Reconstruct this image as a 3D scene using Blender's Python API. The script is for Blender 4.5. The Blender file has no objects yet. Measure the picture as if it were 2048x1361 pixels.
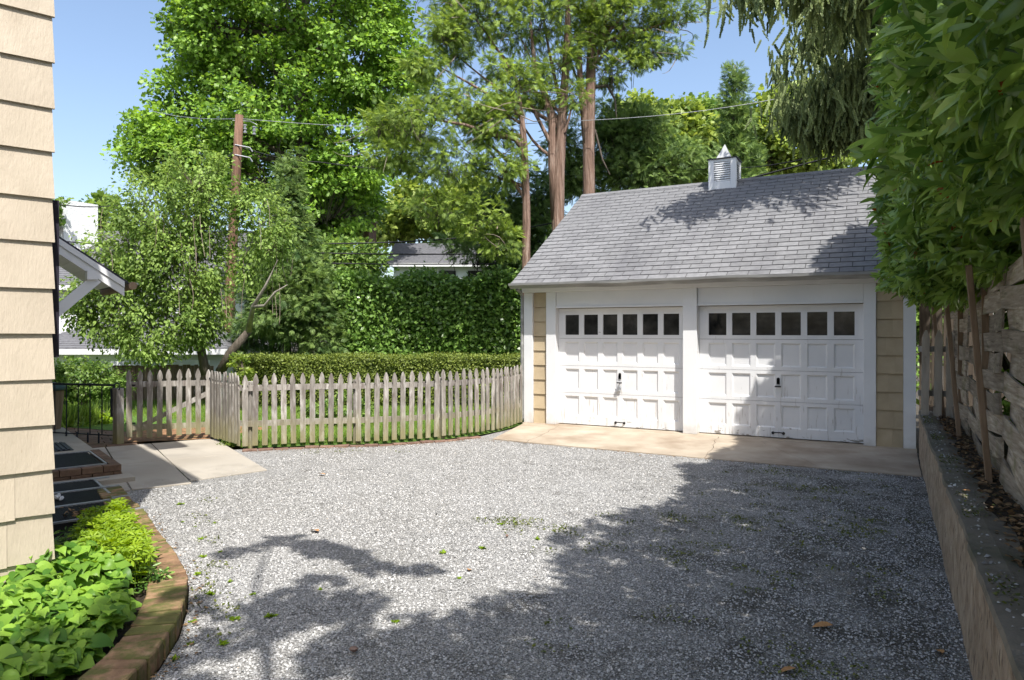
import bpy, bmesh, math, random
import numpy as np
from mathutils import Vector, Matrix
random.seed(7)
RNG = np.random.default_rng(11)
R = math.radians
sc = bpy.context.scene
col = sc.collection

# ------------------------------------------------------------------ camera, sky, sun, exposure
EYE, FPX, YAW = 1.65, 1403.0, R(28.2)
FWD = np.array([-math.sin(YAW), math.cos(YAW), 0.0]); RGT = np.array([math.cos(YAW), math.sin(YAW), 0.0])
cam = bpy.data.cameras.new('camera'); camo = bpy.data.objects.new('camera', cam); col.objects.link(camo)
camo.location = (0, 0, EYE); camo.rotation_euler = (R(90), 0, YAW)
cam.sensor_fit = 'HORIZONTAL'; cam.sensor_width = 36; cam.lens = 36 * FPX / 2048
cam.shift_y = -0.0081; cam.clip_start = 0.05; cam.clip_end = 2000
sc.camera = camo
SUN_EL, SUN_AZ = R(58), math.atan2(0.72, -0.69)
SUN = Vector((math.sin(SUN_AZ) * math.cos(SUN_EL), math.cos(SUN_AZ) * math.cos(SUN_EL), math.sin(SUN_EL)))
world = bpy.data.worlds.new("World"); sc.world = world; world.use_nodes = True
wn = world.node_tree
sky = wn.nodes.new('ShaderNodeTexSky'); sky.sky_type = 'NISHITA'; sky.sun_disc = False
sky.sun_elevation = SUN_EL; sky.sun_rotation = SUN_AZ; sky.air_density = 1.0; sky.dust_density = 2.4; sky.ozone_density = 0.7
wn.links.new(sky.outputs[0], wn.nodes['Background'].inputs[0]); wn.nodes['Background'].inputs[1].default_value = 0.14
sl = bpy.data.lights.new('sun', 'SUN'); sl.energy = 4.1; sl.angle = R(0.53); sl.color = (1.0, 0.96, 0.90)
so = bpy.data.objects.new('sun', sl); col.objects.link(so); so.rotation_euler = SUN.to_track_quat('Z', 'Y').to_euler(); so.location = (3, -3, 20)
sc.view_settings.view_transform = 'Standard'; sc.view_settings.look = 'None'
sc.view_settings.exposure = 0.86; sc.view_settings.gamma = 1.0; sc.view_settings.use_curve_mapping = False
sc.render.engine = 'CYCLES'
sc.cycles.max_bounces = 8; sc.cycles.transparent_max_bounces = 8; sc.cycles.transmission_bounces = 4
try:
    sc.cycles.use_denoising = True
except Exception:
    pass

# ------------------------------------------------------------------ helpers
def at(px, py, D):                       # a point of the view at distance D (metres ahead)
    return RGT * ((px - 1024) / FPX * D) + FWD * D + np.array([0, 0, EYE - (py - 664) / FPX * D])
def norm(v): return v / np.maximum(np.linalg.norm(v, axis=-1, keepdims=True), 1e-9)

WL = {}
def wl(o): return WL.get(o.name, Vector((0, 0, 0))) if o else Vector((0, 0, 0))
def tag(o, label=None, cat=None, group=None, kind=None):
    if label: o['label'] = label
    if cat: o['category'] = cat
    if group: o['group'] = group
    if kind: o['kind'] = kind
    return o
def thing(name, label, cat, loc=(0, 0, 0), group=None):
    o = bpy.data.objects.new(name, None); o.empty_display_size = .2; col.objects.link(o); o.location = loc
    WL[o.name] = Vector(loc)
    return tag(o, label, cat, group)
def place(name, me, parent=None, loc=(0, 0, 0), rot=None, scale=None, m=None):
    o = bpy.data.objects.new(name, me); col.objects.link(o)
    o.location = Vector(loc) - wl(parent)
    if rot is not None:
        o.rotation_euler = rot.to_euler() if isinstance(rot, Matrix) else rot
    if scale is not None: o.scale = scale if hasattr(scale, '__len__') else (scale,) * 3
    if parent: o.parent = parent
    WL[o.name] = Vector(loc)
    return o
class MB:
    def __init__(s): s.v = []; s.f = []
    def add(s, vs, fs):
        n = len(s.v); s.v += [tuple(map(float, v)) for v in vs]; s.f += [tuple(i + n for i in f) for f in fs]; return s
    def hexa(s, p): return s.add(p, [(0, 3, 2, 1), (4, 5, 6, 7), (0, 1, 5, 4), (1, 2, 6, 5), (2, 3, 7, 6), (3, 0, 4, 7)])
    def box(s, x0, x1, y0, y1, z0, z1):
        return s.hexa([(x0, y0, z0), (x1, y0, z0), (x1, y1, z0), (x0, y1, z0), (x0, y0, z1), (x1, y0, z1), (x1, y1, z1), (x0, y1, z1)])
    def bar(s, a, b, w, t, up=(0, 0, 1)):                       # a rectangular bar from a to b
        a, b, up = Vector(a), Vector(b), Vector(up)
        d = (b - a).normalized(); x = d.cross(up).normalized() * w / 2; y = x.cross(d).normalized() * t / 2
        return s.hexa([a - x - y, a + x - y, a + x + y, a - x + y, b - x - y, b + x - y, b + x + y, b - x + y])
    def prism(s, poly, z0, z1):
        n = len(poly); zz = (lambda p, z: z(p) if callable(z) else z)
        return s.add([(p[0], p[1], zz(p, z0)) for p in poly] + [(p[0], p[1], zz(p, z1)) for p in poly],
                     [tuple(range(n))[::-1], tuple(range(n, 2 * n))] + [(i, (i + 1) % n, n + (i + 1) % n, n + i) for i in range(n)])
    def tube(s, pts, rad, n=8, cap=True):
        pts = [Vector(p) for p in pts]; base = len(s.v); k = len(pts)
        rad = rad if hasattr(rad, '__len__') else [rad] * k
        for i, p in enumerate(pts):
            d = (pts[min(i + 1, k - 1)] - pts[max(i - 1, 0)]).normalized()
            u = d.cross(Vector((0, 0, 1)) if abs(d.z) < .9 else Vector((1, 0, 0))).normalized(); v = d.cross(u)
            for j in range(n):
                t = 2 * math.pi * j / n
                s.v.append(tuple(p + (u * math.cos(t) + v * math.sin(t)) * rad[i]))
        for i in range(k - 1):
            for j in range(n):
                a, b = base + i * n + j, base + i * n + (j + 1) % n
                s.f.append((a, b, b + n, a + n))
        if cap:
            s.f.append(tuple(base + j for j in range(n))[::-1]); s.f.append(tuple(base + (k - 1) * n + j for j in range(n)))
        return s
    def mesh(s, name, mat, loc=(0, 0, 0), smooth=False):
        me = bpy.data.meshes.new(name); L = Vector(loc)
        me.from_pydata([Vector(v) - L for v in s.v], [], s.f)
        bm = bmesh.new(); bm.from_mesh(me); bmesh.ops.recalc_face_normals(bm, faces=bm.faces); bm.to_mesh(me); bm.free()
        if smooth: me.polygons.foreach_set('use_smooth', [True] * len(me.polygons))
        me.materials.append(mat); return me
    def build(s, name, mat, parent=None, loc=None, smooth=False, bevel=0):
        L = Vector(loc) if loc is not None else wl(parent)
        o = place(name, s.mesh(name, mat, L, smooth), parent, L)
        if bevel:
            b = o.modifiers.new('bevel', 'BEVEL'); b.width = bevel; b.segments = 1; b.limit_method = 'ANGLE'
        return o
def setting(o): o['kind'] = 'structure'; return o

def cloud(name, tmpl, P, A, Nn, S, tint, mat, parent=None, loc=None):
    """Many small leaf-like faces in one mesh. tmpl = (verts (n,3), faces); A leaf axis, Nn leaf normal."""
    V, F = tmpl; V = np.asarray(V, float); N = len(P)
    X = norm(np.cross(A, Nn)); A = norm(A); Z = np.cross(X, A)
    S = np.asarray(S).reshape(N, 1, 1)
    W = P[:, None, :] + S * (V[None, :, 0:1] * X[:, None, :] + V[None, :, 1:2] * A[:, None, :] + V[None, :, 2:3] * Z[:, None, :])
    L = np.array(wl(parent) if loc is None else loc)
    W = (W - L).reshape(-1, 3); n = len(V)
    tot = [len(f) for f in F]; fl = np.concatenate([np.array(f) for f in F])
    loops = (fl[None, :] + (np.arange(N) * n)[:, None]).ravel()
    starts = (np.concatenate([[0], np.cumsum(tot)[:-1]])[None, :] + (np.arange(N) * len(fl))[:, None]).ravel()
    me = bpy.data.meshes.new(name)
    me.vertices.add(len(W)); me.vertices.foreach_set('co', W.ravel().astype(np.float32))
    me.loops.add(len(loops)); me.loops.foreach_set('vertex_index', loops.astype(np.int32))
    me.polygons.add(len(starts)); me.polygons.foreach_set('loop_start', starts.astype(np.int32))
    me.update(calc_edges=True)
    at_ = me.attributes.new('tint', 'FLOAT', 'POINT'); at_.data.foreach_set('value', np.repeat(tint, n).astype(np.float32))
    me.materials.append(mat)
    return place(name, me, parent, L)

# leaf shapes: base at 0, tip at y = 1, face up +z
RHOMB = ([(0, 0, 0), (.30, .45, .05), (0, 1, -.05), (-.30, .45, .05)], [(0, 1, 2, 3)])
LOBED = ([(0, 0, 0), (.5, .22, .05), (.28, .45, 0), (.42, .78, .06), (0, 1, -.1), (-.42, .78, .06), (-.28, .45, 0), (-.5, .22, .05)],
         [(0, 1, 2, 6, 7), (2, 3, 4, 5, 6)])
def _laurel():
    v = [(0, 0, 0)]; f = []
    for t, w in ((.22, .125), (.5, .165), (.78, .11)):
        c = -.22 * t * t
        v += [(-w, t, c + w * .35), (0, t, c), (w, t, c + w * .35)]
    v.append((0, 1, -.24))
    f += [(0, 2, 1), (0, 3, 2)]
    for r_ in (1, 4): f += [(r_, r_ + 1, r_ + 4, r_ + 3), (r_ + 1, r_ + 2, r_ + 5, r_ + 4)]
    f += [(7, 8, 10), (8, 9, 10)]
    return v, f
LAUREL = _laurel()
def _heart():
    out = [(-.13, .2), (0.02, .42), (.22, .5), (.46, .43), (.7, .26), (.88, .1)]; mid = [.0, .08, .25, .47, .7, .88]
    v = []; f = []
    for (t, w), m in zip(out, mid):
        for k in (-1, -.55, 0, .55, 1):
            tt = m + (t - m) * abs(k); x = w * k
            v.append((x, tt, abs(x) * .28 - .5 * (tt - .25) ** 2 - .25 * x * x + .012 * math.sin(tt * 22) * abs(k)))
    v.append((0, 1.02, -.34))
    for r_ in range(5):
        for c in range(4):
            a = r_ * 5 + c; f.append((a, a + 1, a + 6, a + 5))
    for c in range(4): f.append((25 + c, 26 + c, 30))
    return v, f
HEART = _heart()
def _spray(k=4, w=.10, side=.34):                            # flat conifer frond
    v = [(0, 0, 0), (w * .5, .5, .02), (0, 1, -.06), (-w * .5, .5, .02)]; f = [(0, 1, 2, 3)]
    for i in range(k):
        t = .12 + .7 * i / k; L = side * (1 - .55 * i / k)
        for sgn in (-1, 1):
            b = len(v)
            v += [(0, t, 0), (sgn * L * .5, t + .14, .05 - .03 * i), (sgn * L, t + .42, -.06 + .05 * (i % 2)), (sgn * L * .38, t + .24, .02)]
            f.append((b, b + 1, b + 2, b + 3) if sgn > 0 else (b, b + 3, b + 2, b + 1))
    return v, f
SPRAY = _spray()
def _finger():                                               # hanging spruce branchlet, needles as teeth, two crossed blades
    v = []; f = []
    for ax in (0, 1):
        n = 9
        for i in range(n):
            t = i / n; w = .12 * (1 - .5 * abs(t - .35) - .35 * t)
            for sgn in (-1, 1):
                b = len(v); z = .03 * math.sin(i * 2.1)
                p = [(0, t, 0), (sgn * w, t + .1, z), (sgn * w * .5, t + .19, z), (0, t + .13, 0)]
                v += [(q[0], q[1], q[2]) if ax == 0 else (q[2], q[1], q[0]) for q in p]; f.append((b, b + 1, b + 2, b + 3))
    return v, f
FINGER = _finger()
def _whorl():
    v = []; f = []
    for i in range(6):
        a = i * math.pi / 3; c, s_ = math.cos(a), math.sin(a); b = len(v)
        for x, y, z in ((0, .05, 0), (.16, .55, .06), (.1, .85, .0), (0, 1, -.1), (-.1, .85, .0), (-.16, .55, .06)):
            v.append((x * c - y * s_, x * s_ + y * c, z + .12 * y))
        f.append((b, b + 1, b + 2, b + 3)); f.append((b, b + 3, b + 4, b + 5))
    return v, f
WHORL = _whorl()
BLADE = ([(-.05, 0, 0), (.05, 0, 0), (0, 1, .1)], [(0, 1, 2)])

def unit(n): return norm(RNG.normal(size=(n, 3)))
def lobe_points(lobes, n, shell=(.45, 1.02)):
    """Clump centres in ellipsoid lobes (cx,cy,cz,rx,ry,rz); also the outward direction."""
    Lb = np.array(lobes, float); w = (Lb[:, 3] * Lb[:, 5]) ** 1.0; idx = RNG.choice(len(Lb), n, p=w / w.sum())
    u = unit(n); rr = RNG.uniform(shell[0] ** 2, shell[1] ** 2, n) ** .5
    return Lb[idx, :3] + u * rr[:, None] * Lb[idx, 3:6], u
def crown(name, lobes, clumps, per, crad, size, tmpl, mat, parent, up=.55, out=.4, droop=.2, flat=.6, shell=(.45, 1.02), sz=.4, axis_down=False, twigs=True):
    C, U = lobe_points(lobes, clumps, shell)
    cs = RNG.uniform(.6, 1.3, clumps)
    P = np.repeat(C, per, 0); U2 = np.repeat(U, per, 0); n = len(P)
    off = unit(n) * (RNG.uniform(0, 1, (n, 1)) ** .45) * np.array([1, 1, flat]) * (crad * np.repeat(cs, per))[:, None]
    P = P + off
    Nn = norm(np.array([0, 0, up]) + U2 * out + RNG.normal(size=(n, 3)) * .42)
    if axis_down: A = norm(np.array([0, 0, -1.0]) + RNG.normal(size=(n, 3)) * .35)
    else: A = norm(U2 * .6 + norm(off) * .5 + RNG.normal(size=(n, 3)) * .5 - np.array([0, 0, droop]))
    tint = np.clip(np.repeat(RNG.uniform(.15, .85, clumps), per) + RNG.normal(size=n) * .22, 0, 1)
    S = size * RNG.uniform(1 - sz, 1 + sz, n)
    if twigs:
        tw = MB()
        for c_, u_, k_ in zip(C, U, cs):
            e_ = c_ - u_ * crad * 1.6 * k_ - np.array([0, 0, crad * .9]); tw.tube([e_, (e_ + c_) / 2 + RNG.normal(size=3) * crad * .12, c_ + u_ * crad * .5], [crad * .03, crad * .02, crad * .008], 3, False)
        tw.build('twigs', M['bark'], parent)['kind'] = 'stuff'
    return cloud(name, tmpl, P, A, Nn, S, tint, mat, parent)
def pxl(D, items, depth=.9):                                 # lobes given as they appear: (px, py, rx px, ry px[, extra distance])
    out = []
    for it in items:
        px, py, rx, ry = it[:4]; dd = D + (it[4] if len(it) > 4 else 0); k = dd / FPX; p = at(px, py, dd)
        out.append((p[0], p[1], p[2], rx * k, max(rx, ry) * k * depth, ry * k))
    return out
def curve(a, b, n=6, bend=.1, sag=0):
    a, b = np.array(a, float), np.array(b, float); L = np.linalg.norm(b - a)
    k = RNG.normal(size=3) * bend * L; pts = []
    for i in range(n + 1):
        t = i / n; pts.append(a + (b - a) * t + k * math.sin(math.pi * t) + np.array([0, 0, -sag * math.sin(math.pi * t)]))
    return pts

# ------------------------------------------------------------------ materials
def newmat(name):
    m = bpy.data.materials.new(name); m.use_nodes = True; nt = m.node_tree
    return m, nt, nt.nodes['Principled BSDF']
def nd(nt, t, **kw):
    n = nt.nodes.new(t)
    for k, v in kw.items():
        if k in ('op', 'blend', 'mode'): setattr(n, {'op': 'operation', 'blend': 'blend_type', 'mode': 'mode'}[k], v)
        elif hasattr(n, k): setattr(n, k, v)
    return n
def math_(nt, op, a, b=None, c=None):
    n = nt.nodes.new('ShaderNodeMath'); n.operation = op
    for i, x in enumerate((a, b, c)):
        if x is None: continue
        if isinstance(x, (int, float)): n.inputs[i].default_value = x
        else: nt.links.new(x, n.inputs[i])
    return n.outputs[0]
def mix(nt, fac, a, b, blend='MIX'):
    n = nt.nodes.new('ShaderNodeMix'); n.data_type = 'RGBA'; n.blend_type = blend
    for s_, x in ((0, fac), (6, a), (7, b)):
        if isinstance(x, (int, float)): n.inputs[s_].default_value = x
        elif isinstance(x, tuple): n.inputs[s_].default_value = (*x[:3], 1)
        else: nt.links.new(x, n.inputs[s_])
    return n.outputs[2]
def ramp(nt, fac, stops):
    n = nt.nodes.new('ShaderNodeValToRGB'); e = n.color_ramp.elements
    while len(e) < len(stops): e.new(.5)
    for el, (p, c) in zip(e, stops): el.position = p; el.color = (*c, 1) if len(c) == 3 else c
    nt.links.new(fac, n.inputs[0]); return n.outputs[0]
def noise(nt, vec, scale, detail=4, rough=.55, dist=0):
    n = nt.nodes.new('ShaderNodeTexNoise'); n.inputs['Scale'].default_value = scale; n.inputs['Detail'].default_value = detail
    n.inputs['Roughness'].default_value = rough; n.inputs['Distortion'].default_value = dist
    nt.links.new(vec, n.inputs['Vector']); return n.outputs[0]
def coords(nt, stretch=(1, 1, 1), world_=False, offs=True):
    if world_: v = nt.nodes.new('ShaderNodeNewGeometry').outputs['Position']
    else: v = nt.nodes.new('ShaderNodeTexCoord').outputs['Object']
    mp = nt.nodes.new('ShaderNodeMapping'); mp.inputs['Scale'].default_value = stretch; nt.links.new(v, mp.inputs[0])
    rnd = nt.nodes.new('ShaderNodeObjectInfo').outputs['Random']
    if offs and not world_:
        sc_ = nt.nodes.new('ShaderNodeCombineXYZ')
        for i in range(3): nt.links.new(math_(nt, 'MULTIPLY', rnd, 37.0 + 11 * i), sc_.inputs[i])
        nt.links.new(sc_.outputs[0], mp.inputs['Location'])
    return mp.outputs[0], rnd
def surf(name, stops, scale=8, stretch=(1, 1, 1), rough=.8, bump=.2, bscale=30, bdist=.01, objvar=.0, stains=(), world_=False, spec=.3, metal=0, detail=5, bstretch=None):
    m, nt, b = newmat(name); v, rnd = coords(nt, stretch, world_)
    c = ramp(nt, noise(nt, v, scale, detail), stops)
    for st in stains:                                        # (scale, low, high, colour, stretch[, amount])
        v2, _ = coords(nt, st[4], world_)
        f_ = nt.nodes.new('ShaderNodeMapRange'); nt.links.new(noise(nt, v2, st[0], 6, .62), f_.inputs[0])
        f_.inputs[1].default_value = st[1]; f_.inputs[2].default_value = st[2]; f_.inputs[4].default_value = st[5] if len(st) > 5 else 1
        c = mix(nt, f_.outputs[0], c, st[3])
    if objvar:
        hs = nt.nodes.new('ShaderNodeHueSaturation'); nt.links.new(c, hs.inputs['Color'])
        nt.links.new(math_(nt, 'MULTIPLY_ADD', rnd, 2 * objvar, 1 - objvar), hs.inputs['Value']); c = hs.outputs[0]
    nt.links.new(c, b.inputs['Base Color']); b.inputs['Roughness'].default_value = rough; b.inputs['Metallic'].default_value = metal
    b.inputs['Specular IOR Level'].default_value = spec
    if bump:
        vb = v if bstretch is None else coords(nt, bstretch, world_)[0]
        bp = nt.nodes.new('ShaderNodeBump'); bp.inputs['Strength'].default_value = bump; bp.inputs['Distance'].default_value = bdist
        nt.links.new(noise(nt, vb, bscale, 6, .6), bp.inputs['Height']); nt.links.new(bp.outputs[0], b.inputs['Normal'])
    return m
def leafmat(name, dark, light, trans=.35, rough=.45, spec=.35, tcol=None, attr=True, extra=None):
    m, nt, b = newmat(name)
    if attr:
        a = nt.nodes.new('ShaderNodeAttribute'); a.attribute_name = 'tint'; f_ = a.outputs['Fac']
    else: f_ = nt.nodes.new('ShaderNodeObjectInfo').outputs['Random']
    stops = [(0, dark), (.85, light)]
    if extra: stops = [(0, extra), (.04, dark), (.9, light)]
    c = ramp(nt, f_, stops)
    nt.links.new(c, b.inputs['Base Color']); b.inputs['Roughness'].default_value = rough; b.inputs['Specular IOR Level'].default_value = spec
    t = nt.nodes.new('ShaderNodeBsdfTranslucent'); hs = nt.nodes.new('ShaderNodeHueSaturation'); nt.links.new(c, hs.inputs['Color'])
    hs.inputs['Hue'].default_value = .485; hs.inputs['Saturation'].default_value = 1.1; hs.inputs['Value'].default_value = 1.5
    nt.links.new(hs.outputs[0], t.inputs[0])
    mx = nt.nodes.new('ShaderNodeMixShader'); mx.inputs[0].default_value = trans
    nt.links.new(b.outputs[0], mx.inputs[1]); nt.links.new(t.outputs[0], mx.inputs[2])
    nt.links.new(mx.outputs[0], nt.nodes['Material Output'].inputs[0]); return m

M = {}
M['earth'] = surf('earth', [(.3, (.035, .03, .022)), (.7, (.09, .075, .05))], 3, world_=True, bump=.5, bscale=20, bdist=.02)
def gravel_mat():
    m, nt, b = newmat('gravel'); v, _ = coords(nt, world_=True)
    vo = nt.nodes.new('ShaderNodeTexVoronoi'); vo.inputs['Scale'].default_value = 115; nt.links.new(v, vo.inputs['Vector'])
    sp = nt.nodes.new('ShaderNodeSeparateColor'); nt.links.new(vo.outputs['Color'], sp.inputs[0])
    c = ramp(nt, sp.outputs[0], [(0, (.18, .18, .177)), (.25, (.31, .308, .302)), (.6, (.425, .422, .412)), (1, (.57, .565, .55))])
    dk = ramp(nt, vo.outputs['Distance'], [(.35, (1, 1, 1)), (.8, (.45, .44, .43))]); c = mix(nt, 1.0, c, dk, 'MULTIPLY')
    pat = ramp(nt, noise(nt, v, .55, 5, .6), [(.35, (.78, .77, .74)), (.62, (1, 1, 1))]); c = mix(nt, 1.0, c, pat, 'MULTIPLY')
    f_ = nt.nodes.new('ShaderNodeMapRange'); nt.links.new(noise(nt, v, 1.3, 8, .7), f_.inputs[0]); f_.inputs[1].default_value = .62; f_.inputs[2].default_value = .76; f_.inputs[4].default_value = .55
    c = mix(nt, f_.outputs[0], c, (.10, .095, .06))
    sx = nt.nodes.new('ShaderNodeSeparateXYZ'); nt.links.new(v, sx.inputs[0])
    ed = nt.nodes.new('ShaderNodeMapRange'); nt.links.new(sx.outputs[0], ed.inputs[0]); ed.inputs[1].default_value = -2.6; ed.inputs[2].default_value = .3; ed.inputs[3].default_value = 0; ed.inputs[4].default_value = .2  # soil near the right wall; its spread also paints the drive's shade darker
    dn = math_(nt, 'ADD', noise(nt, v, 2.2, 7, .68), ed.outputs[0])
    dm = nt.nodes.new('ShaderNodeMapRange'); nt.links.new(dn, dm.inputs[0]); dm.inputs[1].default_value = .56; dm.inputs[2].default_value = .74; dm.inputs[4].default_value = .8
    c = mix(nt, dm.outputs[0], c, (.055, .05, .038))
    nt.links.new(c, b.inputs['Base Color']); b.inputs['Roughness'].default_value = .85; b.inputs['Specular IOR Level'].default_value = .25
    bp = nt.nodes.new('ShaderNodeBump'); bp.inputs['Strength'].default_value = .8; bp.inputs['Distance'].default_value = .012; bp.invert = True
    nt.links.new(vo.outputs['Distance'], bp.inputs['Height']); nt.links.new(bp.outputs[0], b.inputs['Normal']); return m
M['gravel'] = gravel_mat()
def tintmat(name, stops, rough=.85, spec=.25):
    m, nt, b = newmat(name); a = nt.nodes.new('ShaderNodeAttribute'); a.attribute_name = 'tint'
    nt.links.new(ramp(nt, a.outputs['Fac'], stops), b.inputs['Base Color']); b.inputs['Roughness'].default_value = rough; b.inputs['Specular IOR Level'].default_value = spec; return m
M['stone'] = tintmat('gravel_stone', [(0, (.12, .12, .117)), (.2, (.29, .288, .283)), (.6, (.425, .422, .412)), (.95, (.55, .545, .53)), (1, (.42, .36, .29))])
M['concrete'] = surf('concrete', [(.25, (.27, .245, .205)), (.55, (.39, .355, .30)), (.8, (.47, .435, .37))], 2.2, world_=True, bump=.25, bscale=90, bdist=.004,
                     stains=[(1.1, .5, .7, (.21, .18, .14), (1, 1, 1), .55), (120, .6, .75, (.25, .22, .18), (1, 1, 1), .5)])
M['apron'] = surf('apron_concrete', [(.25, (.29, .235, .175)), (.55, (.39, .33, .255)), (.8, (.47, .415, .335))], 2.0, world_=True, bump=.3, bscale=110, bdist=.004,
                  stains=[(1.3, .5, .7, (.20, .14, .09), (1, 1, 1), .65), (140, .58, .72, (.24, .19, .13), (1, 1, 1), .6)])
M['wallcon'] = surf('rough_concrete', [(.25, (.20, .145, .10)), (.5, (.36, .28, .205)), (.75, (.49, .405, .31))], 9, stretch=(1, 1, .5), world_=True, bump=.9, bscale=22, bdist=.03,
                    stains=[(20, .56, .64, (.07, .05, .04), (1.6, 1.6, .5), .8), (2, .55, .7, (.14, .13, .09), (1, 1, 1), .5)], bstretch=(1.6, 1.6, .6))
M['walltop'] = surf('weathered_coping', [(.25, (.10, .088, .07)), (.6, (.20, .178, .145)), (.85, (.30, .27, .22))], 3, world_=True, bump=.5, bscale=60, bdist=.01,
                    stains=[(90, .6, .72, (.35, .34, .32), (1, 1, 1), .5), (2.2, .5, .7, (.05, .06, .03), (1, 1, 1), .7)])
M['soil'] = surf('soil', [(.3, (.018, .014, .01)), (.6, (.05, .035, .022)), (.8, (.10, .07, .045))], 30, world_=True, bump=1, bscale=50, bdist=.03)
M['redsoil'] = surf('red_brown_earth', [(.3, (.16, .075, .04)), (.55, (.30, .165, .085)), (.8, (.36, .24, .13))], 14, world_=True, bump=.8, bscale=40, bdist=.02,
                    stains=[(5, .55, .68, (.07, .12, .03), (1, 1, 1), .7)])
M['lawn'] = surf('lawn', [(.3, (.06, .13, .022)), (.6, (.11, .20, .035)), (.8, (.18, .23, .06))], 5, world_=True, bump=.8, bscale=60, bdist=.03)
M['brick'] = surf('mossy_brick', [(.25, (.15, .085, .05)), (.55, (.27, .165, .095)), (.8, (.37, .25, .15))], 12, bump=.6, bscale=60, bdist=.008, objvar=.22,
                  stains=[(7, .42, .56, (.085, .10, .022), (1, 1, 1), .85), (16, .6, .72, (.11, .06, .04), (1, 1, 1), .6)])
M['redbrick'] = surf('red_brick', [(.25, (.12, .07, .05)), (.6, (.20, .125, .095)), (.85, (.30, .22, .17))], 12, bump=.6, bscale=60, bdist=.008, objvar=.25,
                     stains=[(6, .56, .7, (.10, .08, .05), (1, 1, 1), .6)])
M['oldbrick'] = surf('brown_brick', [(.25, (.10, .06, .04)), (.6, (.19, .12, .08)), (.85, (.26, .19, .14))], 12, bump=.6, bscale=60, bdist=.008, objvar=.2,
                     stains=[(6, .52, .66, (.06, .065, .03), (1, 1, 1), .6)])
M['moss'] = leafmat('moss', (.05, .07, .012), (.15, .17, .03), .15)
CREAM = [(.3, (.45, .385, .295)), (.7, (.53, .455, .355))]
M['siding'] = surf('painted_shingle', CREAM, 5, stretch=(1, 1, .5), bump=.55, bscale=26, bdist=.007, rough=.55, objvar=.05, bstretch=(3, 3, .7),
                   stains=[(3, .6, .8, (.36, .28, .20), (1, 1, .6), .45), (1, .70, .735, (.22, .16, .10), (46, 46, 1.6), .5)])
M['garsiding'] = surf('tan_shingle', [(.3, (.40, .32, .205)), (.7, (.48, .39, .26))], 5, bump=.3, bscale=40, bdist=.004, rough=.6, objvar=.06, bstretch=(4, 4, .5))
M['white'] = surf('white_paint', [(.25, (.64, .65, .66)), (.7, (.74, .74, .74))], 1.5, bump=.15, bscale=30, bdist=.004, rough=.5, bstretch=(6, 6, 1),
                  stains=[(2.5, .62, .8, (.60, .57, .51), (1.5, 1.5, .5), .4)])
def peel():
    m, nt, b = newmat('peeling_white_paint'); v, rnd = coords(nt, (1, 1, 1), True)
    c = ramp(nt, noise(nt, v, 2), [(.3, (.64, .65, .66)), (.7, (.74, .74, .74))])
    z = nt.nodes.new('ShaderNodeSeparateXYZ'); nt.links.new(v, z.inputs[0])
    low = nt.nodes.new('ShaderNodeMapRange'); nt.links.new(z.outputs[2], low.inputs[0]); low.inputs[1].default_value = 1.5; low.inputs[2].default_value = .05; low.inputs[3].default_value = 0; low.inputs[4].default_value = .12
    v2, _ = coords(nt, (34, 34, 3.4), True); v3, _ = coords(nt, (5, 5, 16), True)
    n1 = math_(nt, 'ADD', noise(nt, v2, 1, 4, .6), math_(nt, 'MULTIPLY', noise(nt, v, 3.0, 3), .22))
    n1 = math_(nt, 'ADD', n1, low.outputs[0])
    cr = nt.nodes.new('ShaderNodeMapRange'); nt.links.new(n1, cr.inputs[0]); cr.inputs[1].default_value = .80; cr.inputs[2].default_value = .86; cr.inputs[4].default_value = .5
    c = mix(nt, cr.outputs[0], c, (.36, .33, .29))
    lo2 = nt.nodes.new('ShaderNodeMapRange'); nt.links.new(z.outputs[2], lo2.inputs[0]); lo2.inputs[1].default_value = .28; lo2.inputs[2].default_value = .04; lo2.inputs[3].default_value = 0; lo2.inputs[4].default_value = .19
    n2 = math_(nt, 'ADD', noise(nt, v3, 1, 5, .6), lo2.outputs[0])
    ch = nt.nodes.new('ShaderNodeMapRange'); nt.links.new(n2, ch.inputs[0]); ch.inputs[1].default_value = .735; ch.inputs[2].default_value = .75; ch.inputs[4].default_value = .85
    c = mix(nt, ch.outputs[0], c, (.20, .18, .15))
    nt.links.new(c, b.inputs['Base Color']); b.inputs['Roughness'].default_value = .5; b.inputs['Specular IOR Level'].default_value = .3
    bp = nt.nodes.new('ShaderNodeBump'); bp.inputs['Strength'].default_value = .5; bp.inputs['Distance'].default_value = .004; bp.invert = True
    nt.links.new(math_(nt, 'ADD', cr.outputs[0], ch.outputs[0]), bp.inputs['Height']); nt.links.new(bp.outputs[0], b.inputs['Normal']); return m
M['peel'] = peel()
M['roof'] = surf('grey_shingle', [(.25, (.138, .139, .144)), (.6, (.188, .189, .194)), (.85, (.225, .226, .23))], 14, bump=.5, bscale=160, bdist=.004, rough=.9, objvar=.13)
def roofmat():
    m = M['roof']; nt = m.node_tree; b = nt.nodes['Principled BSDF']; src = b.inputs['Base Color'].links[0].from_socket
    v, _ = coords(nt, (1.4, .35, .35), True)
    f_ = nt.nodes.new('ShaderNodeMapRange'); nt.links.new(noise(nt, v, 1.2, 5, .6), f_.inputs[0]); f_.inputs[1].default_value = .5; f_.inputs[2].default_value = .72; f_.inputs[4].default_value = .45
    nt.links.new(mix(nt, f_.outputs[0], src, (.09, .09, .10)), b.inputs['Base Color'])
roofmat()
M['underlay'] = surf('roof_underlay', [(.3, (.04, .04, .04)), (.7, (.065, .065, .065))], 8, bump=0)
M['farroof'] = surf('far_grey_roof', [(.3, (.10, .10, .11)), (.7, (.17, .17, .18))], 9, stretch=(1, 1, 3), bump=.3, bscale=30, rough=.9, objvar=.08)
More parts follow.
